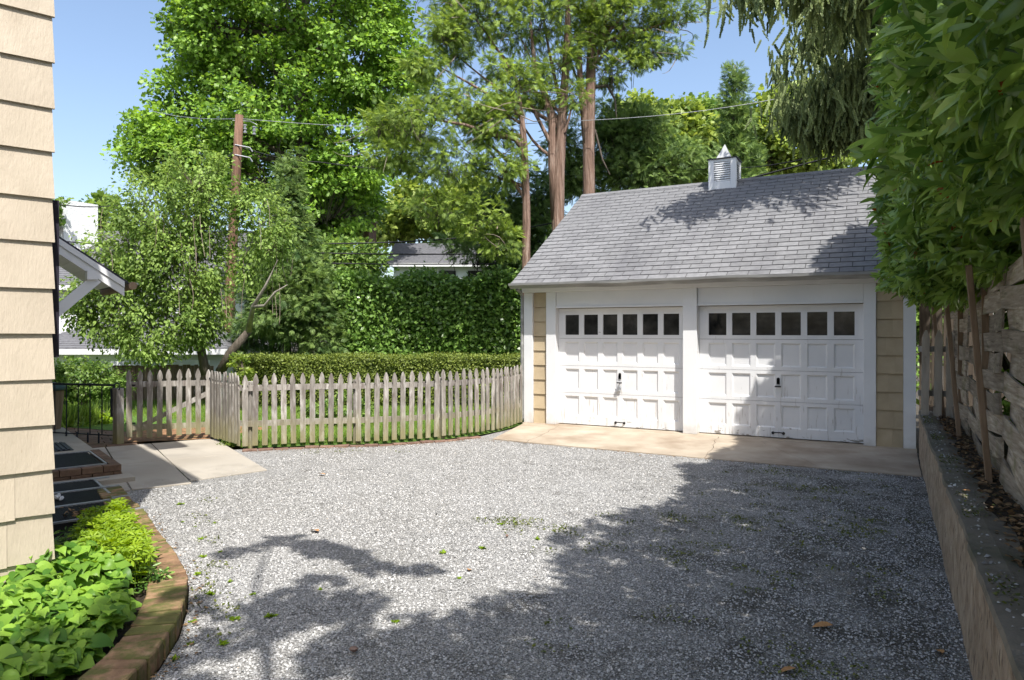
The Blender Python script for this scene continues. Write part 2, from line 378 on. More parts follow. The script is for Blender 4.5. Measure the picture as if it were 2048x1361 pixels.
M['farwhite'] = surf('far_white_wall', [(.3, (.68, .69, .70)), (.7, (.78, .78, .78))], 3, bump=.2, bscale=20)
M['chim'] = surf('whitewashed_chimney', [(.3, (.66, .68, .70)), (.7, (.78, .79, .80))], 9, bump=.8, bscale=18, bdist=.03)
M['dark'] = surf('black_metal', [(.3, (.012, .013, .015)), (.7, (.025, .026, .03))], 20, bump=.1, rough=.5)
M['iron'] = surf('dark_iron', [(.3, (.015, .018, .024)), (.7, (.03, .035, .045))], 20, bump=.1, rough=.45)
M['shutter'] = surf('dark_shutter', [(.3, (.02, .018, .03)), (.7, (.035, .03, .045))], 8, bump=.1, rough=.5)
M['galv'] = surf('galvanised_metal', [(.3, (.30, .31, .33)), (.7, (.42, .43, .45))], 15, bump=.1, rough=.45, metal=.4)
M['gutter'] = surf('old_white_gutter', [(.25, (.15, .15, .145)), (.6, (.28, .28, .27)), (.85, (.50, .50, .49))], 2.5, stretch=(.7, 3, 3), bump=.2, bscale=20, rough=.5, world_=True)
M['galvw'] = surf('painted_tin', [(.3, (.34, .35, .36)), (.7, (.46, .465, .47))], 5, bump=.1, rough=.5)
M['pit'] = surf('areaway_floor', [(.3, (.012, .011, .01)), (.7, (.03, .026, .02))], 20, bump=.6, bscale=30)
def glassm():
    m, nt, b = newmat('garage_glass'); b.inputs['Base Color'].default_value = (.02, .021, .021, 1); b.inputs['Roughness'].default_value = .06
    b.inputs['Specular IOR Level'].default_value = .3; v, _ = coords(nt)
    bp = nt.nodes.new('ShaderNodeBump'); bp.inputs['Strength'].default_value = .12; bp.inputs['Distance'].default_value = .02
    nt.links.new(noise(nt, v, 4, 2), bp.inputs['Height']); nt.links.new(bp.outputs[0], b.inputs['Normal'])
    nt.links.new(ramp(nt, noise(nt, v, 3, 4), [(.35, (.008, .009, .009)), (.55, (.03, .03, .028)), (.7, (.07, .066, .06))]), b.inputs['Base Color']); return m
M['glass'] = glassm()
M['picket'] = surf('weathered_picket', [(.2, (.11, .094, .08)), (.5, (.25, .23, .205)), (.8, (.41, .39, .36))], 7, stretch=(4, 4, .6), bump=.6, bscale=24, bdist=.006, rough=.85, objvar=.2,
                   stains=[(5, .54, .68, (.58, .56, .53), (3, 3, .7), .65), (2.5, .56, .7, (.12, .085, .075), (2, 2, .8), .6), (24, .68, .74, (.06, .045, .04), (1, 1, .7), .7)])
def greenfoot(m, c, z0, z1, amt):                              # algae that grows near the ground
    nt = m.node_tree; b = nt.nodes['Principled BSDF']; src = b.inputs['Base Color'].links[0].from_socket
    p = nt.nodes.new('ShaderNodeNewGeometry').outputs['Position']; s_ = nt.nodes.new('ShaderNodeSeparateXYZ'); nt.links.new(p, s_.inputs[0])
    zz = math_(nt, 'ADD', s_.outputs[2], math_(nt, 'MULTIPLY', noise(nt, p, 5, 4), .5))
    f_ = nt.nodes.new('ShaderNodeMapRange'); nt.links.new(zz, f_.inputs[0]); f_.inputs[1].default_value = z1 + .25; f_.inputs[2].default_value = z0 + .25; f_.inputs[3].default_value = 0; f_.inputs[4].default_value = amt
    nt.links.new(mix(nt, f_.outputs[0], src, c), b.inputs['Base Color'])
greenfoot(M['white'], (.36, .32, .26), .02, .22, .55)
greenfoot(M['picket'], (.25, .23, .085), .0, .55, .75)
M['plank'] = surf('rough_woven_board', [(.2, (.11, .085, .06)), (.45, (.27, .22, .17)), (.75, (.42, .37, .31))], 5, stretch=(.5, 9, 9), bump=.6, bscale=9, bdist=.003, rough=.9, objvar=.34,
                  stains=[(3.0, .54, .7, (.12, .12, .035), (1, 2.5, 2.5), .6), (5, .56, .66, (.55, .48, .38), (.5, 7, 7), .6), (6, .60, .68, (.05, .035, .025), (.5, 6, 6), .7)])
M['post'] = surf('brown_post', [(.2, (.13, .085, .05)), (.6, (.25, .175, .115)), (.85, (.33, .25, .18))], 6, stretch=(4, 4, .5), bump=.6, bscale=20, bdist=.008, objvar=.12)
M['palepicket'] = surf('pale_picket', [(.25, (.30, .26, .21)), (.6, (.46, .41, .34)), (.85, (.56, .51, .44))], 6, stretch=(4, 4, .6), bump=.4, bscale=24, objvar=.1, stains=[(9, .64, .72, (.14, .10, .08), (1, 1, .8), .7)])
M['darkboard'] = surf('dark_board', [(.3, (.05, .038, .028)), (.7, (.10, .08, .06))], 6, stretch=(4, 4, .5), bump=.5, objvar=.2)
M['pole'] = surf('utility_pole_wood', [(.25, (.10, .055, .035)), (.6, (.20, .115, .075)), (.85, (.28, .18, .12))], 5, stretch=(4, 4, .4), bump=.8, bscale=14, bdist=.03)
M['cedarbark'] = surf('cedar_bark', [(.25, (.08, .05, .036)), (.5, (.235, .15, .11)), (.8, (.43, .34, .28))], 4, stretch=(5, 5, .35), bump=1, bscale=10, bdist=.06, bstretch=(3, 3, .3))
M['bark'] = surf('grey_bark', [(.25, (.05, .04, .03)), (.6, (.12, .10, .08)), (.85, (.2, .17, .14))], 6, stretch=(3, 3, .6), bump=1, bscale=12, bdist=.03)
M['palebark'] = surf('pale_bark', [(.25, (.16, .14, .12)), (.6, (.32, .29, .25)), (.85, (.42, .39, .35))], 6, stretch=(2, 2, .8), bump=.7, bscale=14, bdist=.02)
M['twig'] = surf('dry_twig', [(.3, (.16, .12, .09)), (.7, (.30, .25, .2))], 8, bump=0)
M['wire'] = surf('cable', [(.3, (.012, .012, .014)), (.7, (.02, .02, .022))], 5, bump=0, rough=.6)
M['bin'] = surf('bin_plastic', [(.3, (.03, .06, .065)), (.7, (.045, .085, .09))], 5, bump=.1, rough=.5)
M['maple'] = leafmat('maple_leaf', (.075, .165, .022), (.30, .48, .08), .38)
M['birch'] = leafmat('birch_leaf', (.085, .15, .03), (.31, .44, .11), .38, rough=.5, spec=.2)
M['cedar'] = leafmat('cedar_spray', (.065, .12, .028), (.32, .44, .085), .36, rough=.6)
M['darkcon'] = leafmat('dark_conifer', (.035, .08, .025), (.17, .27, .08), .3, rough=.55)
M['lightcon'] = leafmat('green_conifer', (.05, .105, .03), (.24, .35, .10), .32, rough=.55)
M['spruce'] = leafmat('spruce_needle', (.08, .12, .05), (.38, .45, .20), .32, rough=.6)
M['bright'] = leafmat('bright_leaf', (.10, .17, .03), (.36, .45, .10), .4)
M['midleaf'] = leafmat('mid_leaf', (.065, .14, .03), (.26, .38, .09), .36)
M['hedgeleaf'] = leafmat('hedge_leaf', (.045, .11, .022), (.24, .39, .085), .3, rough=.3)
M['yew'] = leafmat('clipped_yew', (.045, .08, .014), (.25, .31, .06), .25, rough=.55)
M['laurel'] = leafmat('laurel_leaf', (.06, .14, .026), (.34, .50, .12), .32, rough=.27, spec=.55, extra=(.30, .09, .02))
M['laurel1'] = leafmat('laurel_leaf_single', (.06, .14, .026), (.34, .50, .12), .32, rough=.27, spec=.55, attr=False)
M['violet'] = leafmat('violet_leaf', (.06, .16, .02), (.25, .42, .055), .36, rough=.42, spec=.25)
M['violet1'] = leafmat('violet_leaf_single', (.06, .16, .02), (.25, .42, .055), .36, rough=.42, spec=.25, attr=False)
M['lime'] = leafmat('lime_leaf', (.12, .22, .015), (.30, .43, .03), .38)
M['grass'] = leafmat('grass_blade', (.09, .17, .025), (.26, .36, .06), .4)
M['drygrass'] = leafmat('leaf_litter', (.10, .06, .03), (.28, .18, .09), .1, rough=.8)
M['fallen'] = surf('fallen_leaf', [(.3, (.34, .16, .06)), (.7, (.48, .28, .12))], 20, bump=.2, bscale=20)

# ------------------------------------------------------------------ setting: ground, gravel, lawn, slabs
MB().add([(-400, -400, -.06), (400, -400, -.06), (400, 400, -.06), (-400, 400, -.06)], [(0, 1, 2, 3)]).build('ground', M['earth'])
setting(bpy.data.objects['ground'])
def sheet(name, poly, z, mat):
    o = MB().add([(x, y, z) for x, y in poly], [tuple(range(len(poly)))]).build(name, mat); return setting(o)
C0 = np.array([-4.258, 2.312]); TH = R(22); WD = np.array([math.sin(TH), math.cos(TH)]); ED = np.array([math.cos(TH), -math.sin(TH)])
def hs(a, q, z=0.0):                                           # house coordinates: a along the north wall (westward), q out from it
    p = C0 - ED * a + WD * q; return (float(p[0]), float(p[1]), z)
OUTER = [(-7.1, 4.55), (-6.72, 4.33), (-6.17, 4.06), (-5.72, 3.88), (-5.03, 3.53), (-4.41, 3.23), (-3.93, 2.97), (-3.65, 2.75), (-3.36, 2.48), (-3.13, 2.2), (-2.95, 1.9), (-2.8, 1.5), (-2.72, 1.0), (-2.7, .3)]
FENCE = [(-7.9, 6.86), (-7.56, 7.28), (-7.22, 7.6), (-6.54, 8.12), (-5.98, 8.84), (-5.71, 9.57), (-5.63, 10.1), (-5.69, 11.04)]
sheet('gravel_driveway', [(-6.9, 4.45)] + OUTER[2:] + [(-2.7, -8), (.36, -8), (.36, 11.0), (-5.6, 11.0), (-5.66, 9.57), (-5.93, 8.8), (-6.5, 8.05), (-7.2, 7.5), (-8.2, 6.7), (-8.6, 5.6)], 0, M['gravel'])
sheet('lawn', [(-7.95, 6.9)] + FENCE[1:] + [(-5.7, 20), (-16, 26), (-30, 20), (-16, 6.6), (-9.6, 7.3), (-9.1, 7.32)], .015, M['lawn'])
sheet('bare_earth', [(-9.1, 7.25), (-9.2, 8.6), (-10.3, 8.4), (-10.9, 7.2), (-10.05, 6.3)], .02, M['redsoil'])
sheet('planting_strip', [(.45, -6), (1.7, -6), (1.7, 14), (.45, 14)], .594, M['soil'])
sheet('flower_bed', [(-5.9, 3.75), (-5.03, 3.4), (-4.41, 3.1), (-3.93, 2.84), (-3.7, 2.65), (-3.4, 2.4), (-3.2, 2.1), (-3.0, 1.5), (-2.9, .3), (-5.2, .3), (-4.3, 2.3), (-5.6, 2.8)], .045, M['soil'])

PO, PP, PQ = np.array([-9.38, 6.49]), np.array([.886, -.463]), np.array([.463, .886])
def pad(p, q): v = PO + PP * p + PQ * q; return (float(v[0]), float(v[1]))
pad_root = setting(MB().prism([pad(-.2, -1.5), pad(2.9, -1.2), pad(2.9, .5), pad(1.3, .8), pad(-.2, .8)], -.05, -.012).build('concrete_pad', M['earth']))
def slab(poly, parent, mat, z0=-.04, z1=.014, bevel=.004):
    return MB().prism(poly, z0, z1).build('slab', mat, parent, bevel=bevel)
for p0, p1 in ((-.16, 1.44), (1.455, 3.0)):
    for q0, q1 in ((-1.75, -.59), (-.575, -.006), (.006, .87)):
        pe = p1 if p1 < 2 else {-1.75: 3.1, -.575: 3.08, .006: 2.95}[q0]
        poly = [pad(p0, q0), pad(pe, q0), pad(pe if q1 < .5 or pe < 2 else 2.8, q1), pad(p0, q1)]
        if q0 < -1: poly = [pad(p0, q0), pad(pe - 1.0, q0), pad(pe, q0 + .7), pad(pe, q1), pad(p0, q1)]
        slab(poly, pad_root, M['concrete'])
path_root = setting(MB().prism([pad(-.22, -1.8), pad(-.22, -.2), pad(-3.2, -.0), pad(-3.2, -1.8)], -.05, -.01).build('paved_path', M['soil']))
for i in range(14):
    for j in range(4):
        x0, y0 = -.24 - i * .21, -1.75 + j * .4 + (.1 if i % 2 else 0)
        MB().prism([pad(x0, y0), pad(x0, y0 + .385), pad(x0 - .2, y0 + .385), pad(x0 - .2, y0)], -.03, .008 + random.uniform(-.003, .003)).build('paver', M['oldbrick'], path_root)

def jag(x0, y0, x1, y1, n=9, amp=.035):
    return [(x0 + (x1 - x0) * i / n + (random.uniform(-amp, amp) if 0 < i < n else 0), y0 + (y1 - y0) * i / n) for i in range(n + 1)]
ap_root = setting(MB().box(-5.6, .32, 9.3, 11.05, -.05, -.03).build('concrete_apron', M['earth']))
cr1 = jag(-4.72, 9.27, -4.98, 11.03); cr2 = jag(-2.1, 9.2, -2.3, 11.03); cr3 = jag(-.72, 9.2, -1.75, 11.03)
sh = lambda c, d: [(x + d, y) for x, y in c]
az = lambda p: .012 + .03 * (p[1] - 9.2) / 1.85
for poly in ([(-5.33, 9.32), *sh(cr1, -.004), (-5.66, 11.03)], [*sh(cr1, .004), *sh(cr2, -.004)[::-1]], [*sh(cr2, .004), *sh(cr3, -.003)[::-1]], [*sh(cr3, .003), (.335, 11.03), (.335, 9.21)]):
    MB().prism(poly, -.04, az).build('slab', M['apron'], ap_root)

# gravel stones (the nearer drive): tens of thousands, one object
def gravel_stones():
    out = []
    n = 240000
    P = np.stack([RNG.uniform(-7.2, .36, n), RNG.uniform(1.1, 9.2, n), np.zeros(n)], 1)
    D = P @ FWD; xc = P @ RGT; px = 1024 + FPX * xc / np.maximum(D, .1); py = 664 + FPX * EYE / np.maximum(D, .1)
    keep = (D > 2.2) & (px > -60) & (px < 2110) & (py < 1480) & (RNG.uniform(size=n) < np.clip(1.5 - D / 8.5, 0.12, 1))
    ox = np.array([p[0] for p in OUTER][::-1]); oy = np.array([p[1] for p in OUTER][::-1])
    side = np.interp(P[:, 1], oy, ox); keep &= P[:, 0] > side + .03
    q = P[:, :2] - PO; pp = q @ PP; qq = q @ PQ; keep &= ~((pp < 3.12) & (qq < .95) & (qq > -2.5)) | ((pp > 2.2) & (pp < 3.12) & (RNG.uniform(size=n) < .04 * (pp - 2.2)))
    fx = np.array([p[0] for p in FENCE]); fy = np.array([p[1] for p in FENCE]); keep &= (P[:, 1] < 6.86) | (P[:, 0] > np.interp(P[:, 1], fy, fx) + .16)
    dirt_shade = .5 + .28 * np.sin(P[:, 0] * 2.7 + 1.3 * np.sin(P[:, 1] * 1.9)) * np.sin(P[:, 1] * 2.3 + np.sin(P[:, 0] * 3.1)) + .2 * np.sin(P[:, 0] * 7.1 + P[:, 1] * 4.3) + np.clip((P[:, 0] + 2.2) / 2.5, 0, 1) * .35  # soil patches; stones thinned further to darken the shaded side of the drive
    keep &= RNG.uniform(size=n) > np.clip((dirt_shade - .72) * 1.6, 0, .8)
    P = P[keep]; n = len(P); S = RNG.gamma(6, 1 / 6, n) * .0044 + .0022
    P[:, 2] = S * .25 + np.where(((P[:, :2] - PO) @ PP < 3.05) & ((P[:, :2] - PO) @ PQ < .9), .014, 0)
    V = [(1, 0, 0), (.1, .85, 0), (-.9, .1, 0), (-.1, -.95, 0), (.1, .05, .62), (0, 0, -.5)]
    F = [(0, 1, 4), (1, 2, 4), (2, 3, 4), (3, 0, 4)]
    A = unit(n) * np.array([1, 1, .25]); Nn = norm(np.array([0, 0, 1.0]) + RNG.normal(size=(n, 3)) * .35)
    o = cloud('gravel', (V, F), P, norm(A), Nn, S, RNG.beta(1.8, 1.7, n), M['stone'])
    tag(o, 'loose pale grey stones covering the driveway', 'gravel', kind='stuff')
gravel_stones()

# ------------------------------------------------------------------ retaining wall and its coping
rw = thing('retaining_wall', 'low rough concrete retaining wall along the right of the gravel', 'wall', (.43, 4, 0))
def rwall():
    ys = np.linspace(-6, 10.62, 120); b = MB()
    for y0, y1 in zip(ys[:-1], ys[1:]):
        pass
    V = []; F = []; zs = np.linspace(-.05, .6, 7)
    for y in ys:
        for z in zs: V.append((.352 + .004 * math.sin(y * 3.1) + .006 * math.sin(z * 30 + y * 9), y, z))
        V.append((.54, y, .59))
    m_ = len(zs) + 1
    for i in range(len(ys) - 1):
        for j in range(m_ - 2):
            a = i * m_ + j; F.append((a, a + m_, a + m_ + 1, a + 1))
    k = len(V); V += [(.54, ys[-1], -.05), (.54, ys[0], -.05)]
    F.append(tuple(range((len(ys) - 1) * m_, len(ys) * m_)) + (k,))
    MB().add(V, F).build('wall_body', M['wallcon'], rw)
    V = []; F = []
    for y in ys:
        e = .345 + .004 * math.sin(y * 3.1) + random.uniform(-.006, .006)
        V += [(e, y, .585), (e + .005, y, .618 + random.uniform(-.004, .004)), (.46, y, .622), (.56 + random.uniform(-.04, .03), y, .600)]
    for i in range(len(ys) - 1):
        for j in range(3): a = i * 4 + j; F.append((a, a + 4, a + 5, a + 1))
    F.append((len(V) - 4, len(V) - 3, len(V) - 2, len(V) - 1))
    MB().add(V, F).build('coping', M['walltop'], rw)
rwall()

# ------------------------------------------------------------------ garage
Y0 = 11.07
g = thing('garage', 'white two door garage with grey shingle roof, tan sides and a roof cupola', 'garage', (-2.67, Y0, 0))
gx0, gx1 = -5.68, .335
MB().box(gx0 + .01, gx1 - .01, 17.0, 17.06, .05, 2.45).build('wall', M['garsiding'], g)
for xa in (gx0 + .01, gx1 - .07):
    MB().add([(xa, 11.2, .05), (xa + .06, 11.2, .05), (xa + .06, 17, .05), (xa, 17, .05), (xa, 11.2, 2.45), (xa + .06, 11.2, 2.45), (xa + .06, 17, 2.45), (xa, 17, 2.45), (xa, 13.95, 4.42), (xa + .06, 13.95, 4.42)],
             [(0, 1, 5, 4), (2, 3, 7, 6), (0, 4, 8, 7, 3), (1, 2, 6, 9, 5), (0, 3, 2, 1), (4, 5, 9, 8), (8, 9, 6, 7)]).build('wall', M['garsiding'], g)
MB().box(gx0 + .07, gx1 - .07, 11.24, 11.3, 2.02, 2.44).build('wall', M['garsiding'], g)
MB().box(gx0 - .01, gx1 + .01, 10.985, 17.08, -.04, .05).build('foundation', M['apron'], g, bevel=.008)
MB().box(gx0 + .1, gx1 - .1, 11.3, 16.9, .05, .06).build('floor', M['pit'], g)
# front boards
MB().box(gx0, -5.51, 11.035, 11.2, .05, 2.33).build('corner_board', M['white'], g, bevel=.004)
MB().box(.185, gx1, 11.035, 11.2, .03, 2.38).build('corner_board', M['white'], g, bevel=.004)
MB().box(-5.243, -5.06, 11.03, 11.2, .05, 2.335).build('door_jamb', M['white'], g, bevel=.004)
MB().box(-.306, -.15, 11.03, 11.2, .05, 2.335).build('door_jamb', M['white'], g, bevel=.004)
MB().box(-2.85, -2.63, 11.0, 11.2, .05, 2.335).build('door_post', M['white'], g, bevel=.005)
for a, b in ((-5.057, -2.853), (-2.627, -.309)): MB().box(a, b, 11.05, 11.2, 2.065, 2.335).build('header_board', M['white'], g, bevel=.004)
for a, b in ((-5.057, -2.853), (-2.627, -.309)): MB().box(a, b, 11.035, 11.05, 2.055, 2.085).build('drip_strip', M['white'], g, bevel=.003)
MB().box(gx0 - .02, gx1 + .02, 10.99, 11.2, 2.337, 2.44).build('frieze_board', M['white'], g, bevel=.006)
MB().box(gx0 - .03, gx1 + .03, 10.8, 10.987, 2.425, 2.45).build('soffit', M['white'], g)
# tan shingle siding either side of the doors
for xa, xb in ((-5.505, -5.247), (-.147, .182)):
    MB().box(xa, xb, 11.1, 11.2, .05, 2.335).build('wall', M['garsiding'], g)
    z = .05; k = 0
    while z < 2.3:
        zt = min(z + .246, 2.33); cuts = [xa, xb]
        if xb - xa > .3: cuts = [xa, xa + random.uniform(.1, .24), xb]
        for u, v in zip(cuts[:-1], cuts[1:]):
            u2, v2 = u + .001, v - .001
            MB().hexa([(u2, 11.072, z), (v2, 11.072, z), (v2, 11.1, z), (u2, 11.1, z), (u2, 11.092, zt), (v2, 11.092, zt), (v2, 11.1, zt), (u2, 11.1, zt)]).build('shingle', M['garsiding'], g)
        z += .254; k += 1
# sectional doors
def garage_door(x0, x1, cx0, pitch, pw, lock):
    zb, zt = .062, 2.05; rows = [(.205, .545), (.658, 1.012), (1.122, 1.474), (1.597, 1.94)]
    cols = [(cx0 + i * pitch - pw / 2, cx0 + i * pitch + pw / 2) for i in range(6)]
    fr = MB(); ya, yb = 11.16, 11.2
    sect = [zb, .60, 1.065, 1.535, zt]
    for (za, zc), (r0, r1) in zip(zip(sect[:-1], sect[1:]), rows):
        za, zc = za + .0025, zc - .0025
        fr.box(x0, x1, ya, yb, za, r0); fr.box(x0, x1, ya, yb, r1, zc)
        xs = [x0] + [v for c in cols for v in c] + [x1]
        for i in range(0, len(xs), 2): fr.box(xs[i], xs[i + 1], ya, yb, r0, r1)
    door = fr.build('garage_door', M['peel'], g, loc=((x0 + x1) / 2, ya, zb))
    for ri, (r0, r1) in enumerate(rows):
        for c0, c1 in cols:
            if ri < 3:
                e = .022
                V = [(c0, ya + .004, r0), (c1, ya + .004, r0), (c1, ya + .004, r1), (c0, ya + .004, r1),
                     (c0 + e, ya + .022, r0 + e), (c1 - e, ya + .022, r0 + e), (c1 - e, ya + .022, r1 - e), (c0 + e, ya + .022, r1 - e)]
                MB().add(V, [(0, 1, 5, 4), (1, 2, 6, 5), (2, 3, 7, 6), (3, 0, 4, 7), (4, 5, 6, 7)]).build('panel', M['peel'], door)
            else:
                MB().box(c0, c1, ya + .024, ya + .03, r0, r1).build('pane', M['glass'], door)
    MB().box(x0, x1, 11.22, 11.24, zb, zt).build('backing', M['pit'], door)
    xc = (cols[2][1] + cols[3][0]) / 2
    h_ = MB()                                                 # lift handle near the bottom
    h_.tube([(xc - .07, ya - .002, .135), (xc - .07, ya - .04, .14), (xc + .07, ya - .04, .14), (xc + .07, ya - .002, .135)], .0085, 8)
    for s_ in (-1, 1): h_.tube([(xc + s_ * .075, ya, .13), (xc + s_ * .075, ya - .012, .13)], .022, 10)
    h_.build('handle', M['dark'], door)
    k_ = MB(); k_.tube([(xc, ya, .90), (xc, ya - .014, .90)], .022, 12); k_.box(xc - .022, xc + .022, ya - .014, ya - .001, .86, .94)
    k_.tube([(xc, ya, .94), (xc, ya - .014, .94)], .022, 12)
    k_.build('lock_plate', M['dark'], door)
    t_ = MB(); t_.tube([(xc, ya, .80 if lock else .83), (xc, ya - .045, .80 if lock else .83)], .009, 8)
    zz = .80 if lock else .83
    t_.tube([(xc - .045, ya - .04, zz), (xc + .045, ya - .04, zz)], .011, 8); t_.build('turn_handle', M['dark'], door)
    if lock:
        p_ = MB(); p_.tube([(xc + .01, ya - .03, .79), (xc - .005, ya - .035, .74), (xc - .04, ya - .03, .70)], .008, 6); p_.box(xc - .065, xc - .02, ya - .045, ya - .02, .655, .70); p_.box(xc - .01, xc + .03, ya - .045, ya - .02, .68, .715)
        p_.build('padlock', M['galv'], door)
garage_door(-5.058, -2.853, -4.807, .3462, .255, True)
garage_door(-2.628, -.308, -2.347, .3578, .272, False)
# roof
ez, ey, rz, ry = 2.475, 10.72, 4.565, 13.93
rx0, rx1 = -5.77, .47
rf = MB()
rf.add([(rx0, ey, ez - .05), (rx1, ey, ez - .05), (rx1, ry, rz - .05), (rx0, ry, rz - .05), (rx0, ey, ez), (rx1, ey, ez), (rx1, ry, rz), (rx0, ry, rz)],
       [(0, 1, 2, 3), (4, 5, 6, 7), (0, 1, 5, 4), (1, 2, 6, 5), (3, 0, 4, 7)])
yb = 2 * ry - ey
rf.add([(rx0, yb, ez - .05), (rx1, yb, ez - .05), (rx1, ry, rz - .05), (rx0, ry, rz - .05), (rx0, yb, ez), (rx1, yb, ez), (rx1, ry, rz), (rx0, ry, rz)],
       [(0, 1, 2, 3), (4, 5, 6, 7), (0, 1, 5, 4), (1, 2, 6, 5), (3, 0, 4, 7)])
roof = rf.build('roof', M['underlay'], g)
sl_len = math.hypot(ry - ey, rz - ez); su = np.array([0, (ry - ey) / sl_len, (rz - ez) / sl_len]); sn = np.array([0, -su[2], su[1]])
ang = math.atan2(su[2], su[1]); NR = 26; ex = sl_len / NR; TW = .305
def shingle_box(w, l):
    b = MB(); t0, t1 = .014, .003
    b.hexa([(0, 0, 0), (w, 0, 0), (w, l, 0), (0, l, 0), (0, 0, t0), (w, 0, t0), (w, l, t1), (0, l, t1)]); return b
sh_full = [shingle_box(TW - .012, ex * .985).mesh('shingle', M['roof']) for _ in range(1)][0]
rest = MB(); nsh = 0
for r_ in range(NR):
    off = (r_ % 2) * TW / 2 + random.uniform(-.012, .012); x = rx0 - off
    while x < rx1:
        a, b = max(x, rx0), min(x + TW - .012, rx1)
        vis = 1024 + FPX * (a * RGT[0] + 11.5 * RGT[1]) / (a * FWD[0] + 11.5 * FWD[1]) < 1800
        base = np.array([a, ey, ez]) + su * (r_ * ex - .012) + sn * (.001 + random.uniform(0, .0025))
        if b - a > .04:
            if nsh < 298 and r_ < 17 and vis:
                me = sh_full if b - a > TW - .01 else shingle_box(b - a, ex * .985).mesh('shingle', M['roof'])
                place('shingle', me, roof, base, (ang + random.uniform(-.002, .004), 0, random.uniform(-.004, .004))); nsh += 1
            else:
                w = b - a; q = [base, base + [w, 0, 0], base + [w, 0, 0] + su * ex * .985, base + su * ex * .985]; hgt = random.uniform(.008, .013)
                rest.hexa([*q, q[0] + sn * hgt, q[1] + sn * hgt, q[2] + sn * .003, q[3] + sn * .003])
        x += TW
o = rest.build('upper_shingles', M['roof'], roof, loc=(rx0, ry, rz)); o['kind'] = 'stuff'
x = rx0
while x < rx1:
    MB().add([(x, ry - .1, rz - .045), (x + .3, ry - .1, rz - .045), (x + .3, ry, rz + .022), (x, ry, rz + .022), (x + .3, ry + .1, rz - .045), (x, ry + .1, rz - .045)], [(0, 1, 2, 3), (3, 2, 4, 5), (0, 3, 5), (1, 4, 2)]).build('ridge_cap', M['roof'], roof)
    x += .302
# gutter: a K-shaped trough
gu = MB(); prof = [(10.80, 2.475), (10.80, 2.40), (10.74, 2.385), (10.70, 2.42), (10.665, 2.44), (10.66, 2.478), (10.668, 2.478), (10.675, 2.445), (10.71, 2.425), (10.745, 2.395), (10.792, 2.41), (10.792, 2.475)]
n_ = len(prof); V = []; F = []
gxs = np.linspace(rx0 - .02, rx1 + .02, 26)
for i, x in enumerate(gxs):
    dz = .006 * math.sin(x * 2.1) + .004 * math.sin(x * 5.3); V += [(x, y, z + dz) for y, z in prof]
for i in range(len(gxs) - 1):
    for j in range(n_): a = i * n_ + j; b = i * n_ + (j + 1) % n_; F.append((a, b, b + n_, a + n_))
F += [tuple(range(n_))[::-1], tuple(range((len(gxs) - 1) * n_, len(gxs) * n_))]
gu.add(V, F).build('gutter', M['gutter'], g)
MB().tube([(-5.72, 10.84, 2.40), (-5.72, 11.0, 2.34), (-5.72, 11.05, 2.28), (-5.72, 11.05, .12), (-5.73, 11.0, .06)], .03, 8).build('downspout', M['gutter'], g)
# cupola on the ridge
cx0, cx1, cy0, cy1, cz0, cz1 = -3.03, -2.52, 13.6, 14.12, 4.25, 4.93
cu = MB(); cu.box(cx0 + .03, cx1 - .03, cy0 + .04, cy1 - .04, cz0, cz1 - .02)
cup = cu.build('cupola', M['pit'], g, loc=((cx0 + cx1) / 2, (cy0 + cy1) / 2, cz0))
for xa in (cx0, cx1 - .1):
    for ya in (cy0, cy1 - .1): MB().box(xa, xa + .1, ya, ya + .1, cz0, cz1).build('corner_post', M['white'], cup, bevel=.004)
for (xa, xb, ya, yb_) in ((cx0 + .1, cx1 - .1, cy0 + .01, cy0 + .05), (cx0 + .1, cx1 - .1, cy1 - .05, cy1 - .01), (cx0 + .01, cx0 + .05, cy0 + .1, cy1 - .1), (cx1 - .05, cx1 - .01, cy0 + .1, cy1 - .1)):
    MB().box(xa, xb, ya, yb_, cz0, 4.505).build('bottom_rail', M['white'], cup); MB().box(xa, xb, ya, yb_, 4.88, cz1).build('top_rail', M['white'], cup)
for k in range(9):
    z = 4.508 + k * .0415
    MB().hexa([(cx0 + .1, cy0 + .008, z), (cx1 - .1, cy0 + .008, z), (cx1 - .1, cy0 + .038, z + .03), (cx0 + .1, cy0 + .038, z + .03), (cx0 + .1, cy0 + .008, z + .009), (cx1 - .1, cy0 + .008, z + .009), (cx1 - .1, cy0 + .038, z + .039), (cx0 + .1, cy0 + .038, z + .039)]).build('louvre', M['white'], cup)
    MB().hexa([(cx1 - .008, cy0 + .1, z), (cx1 - .008, cy1 - .1, z), (cx1 - .038, cy1 - .1, z + .03), (cx1 - .038, cy0 + .1, z + .03), (cx1 - .008, cy0 + .1, z + .009), (cx1 - .008, cy1 - .1, z + .009), (cx1 - .038, cy1 - .1, z + .039), (cx1 - .038, cy0 + .1, z + .039)]).build('louvre', M['white'], cup)
MB().box(cx0 - .02, cx1 + .02, cy0 - .02, cy1 + .02, cz1 + .001, cz1 + .018).build('cap_edge', M['dark'], cup)
mx_, my_ = (cx0 + cx1) / 2, (cy0 + cy1) / 2
V = []
for hw, z in ((.27, cz1 + .019), (.135, cz1 + .05), (.07, cz1 + .18), (.004, cz1 + .33)): V += [(mx_ - hw, my_ - hw, z), (mx_ + hw, my_ - hw, z), (mx_ + hw, my_ + hw, z), (mx_ - hw, my_ + hw, z)]
F = [(i * 4 + j, i * 4 + (j + 1) % 4, i * 4 + 4 + (j + 1) % 4, i * 4 + 4 + j) for i in range(3) for j in range(4)] + [(0, 3, 2, 1), (12, 13, 14, 15)]
MB().add(V, F).build('cap_roof', M['galvw'], cup)

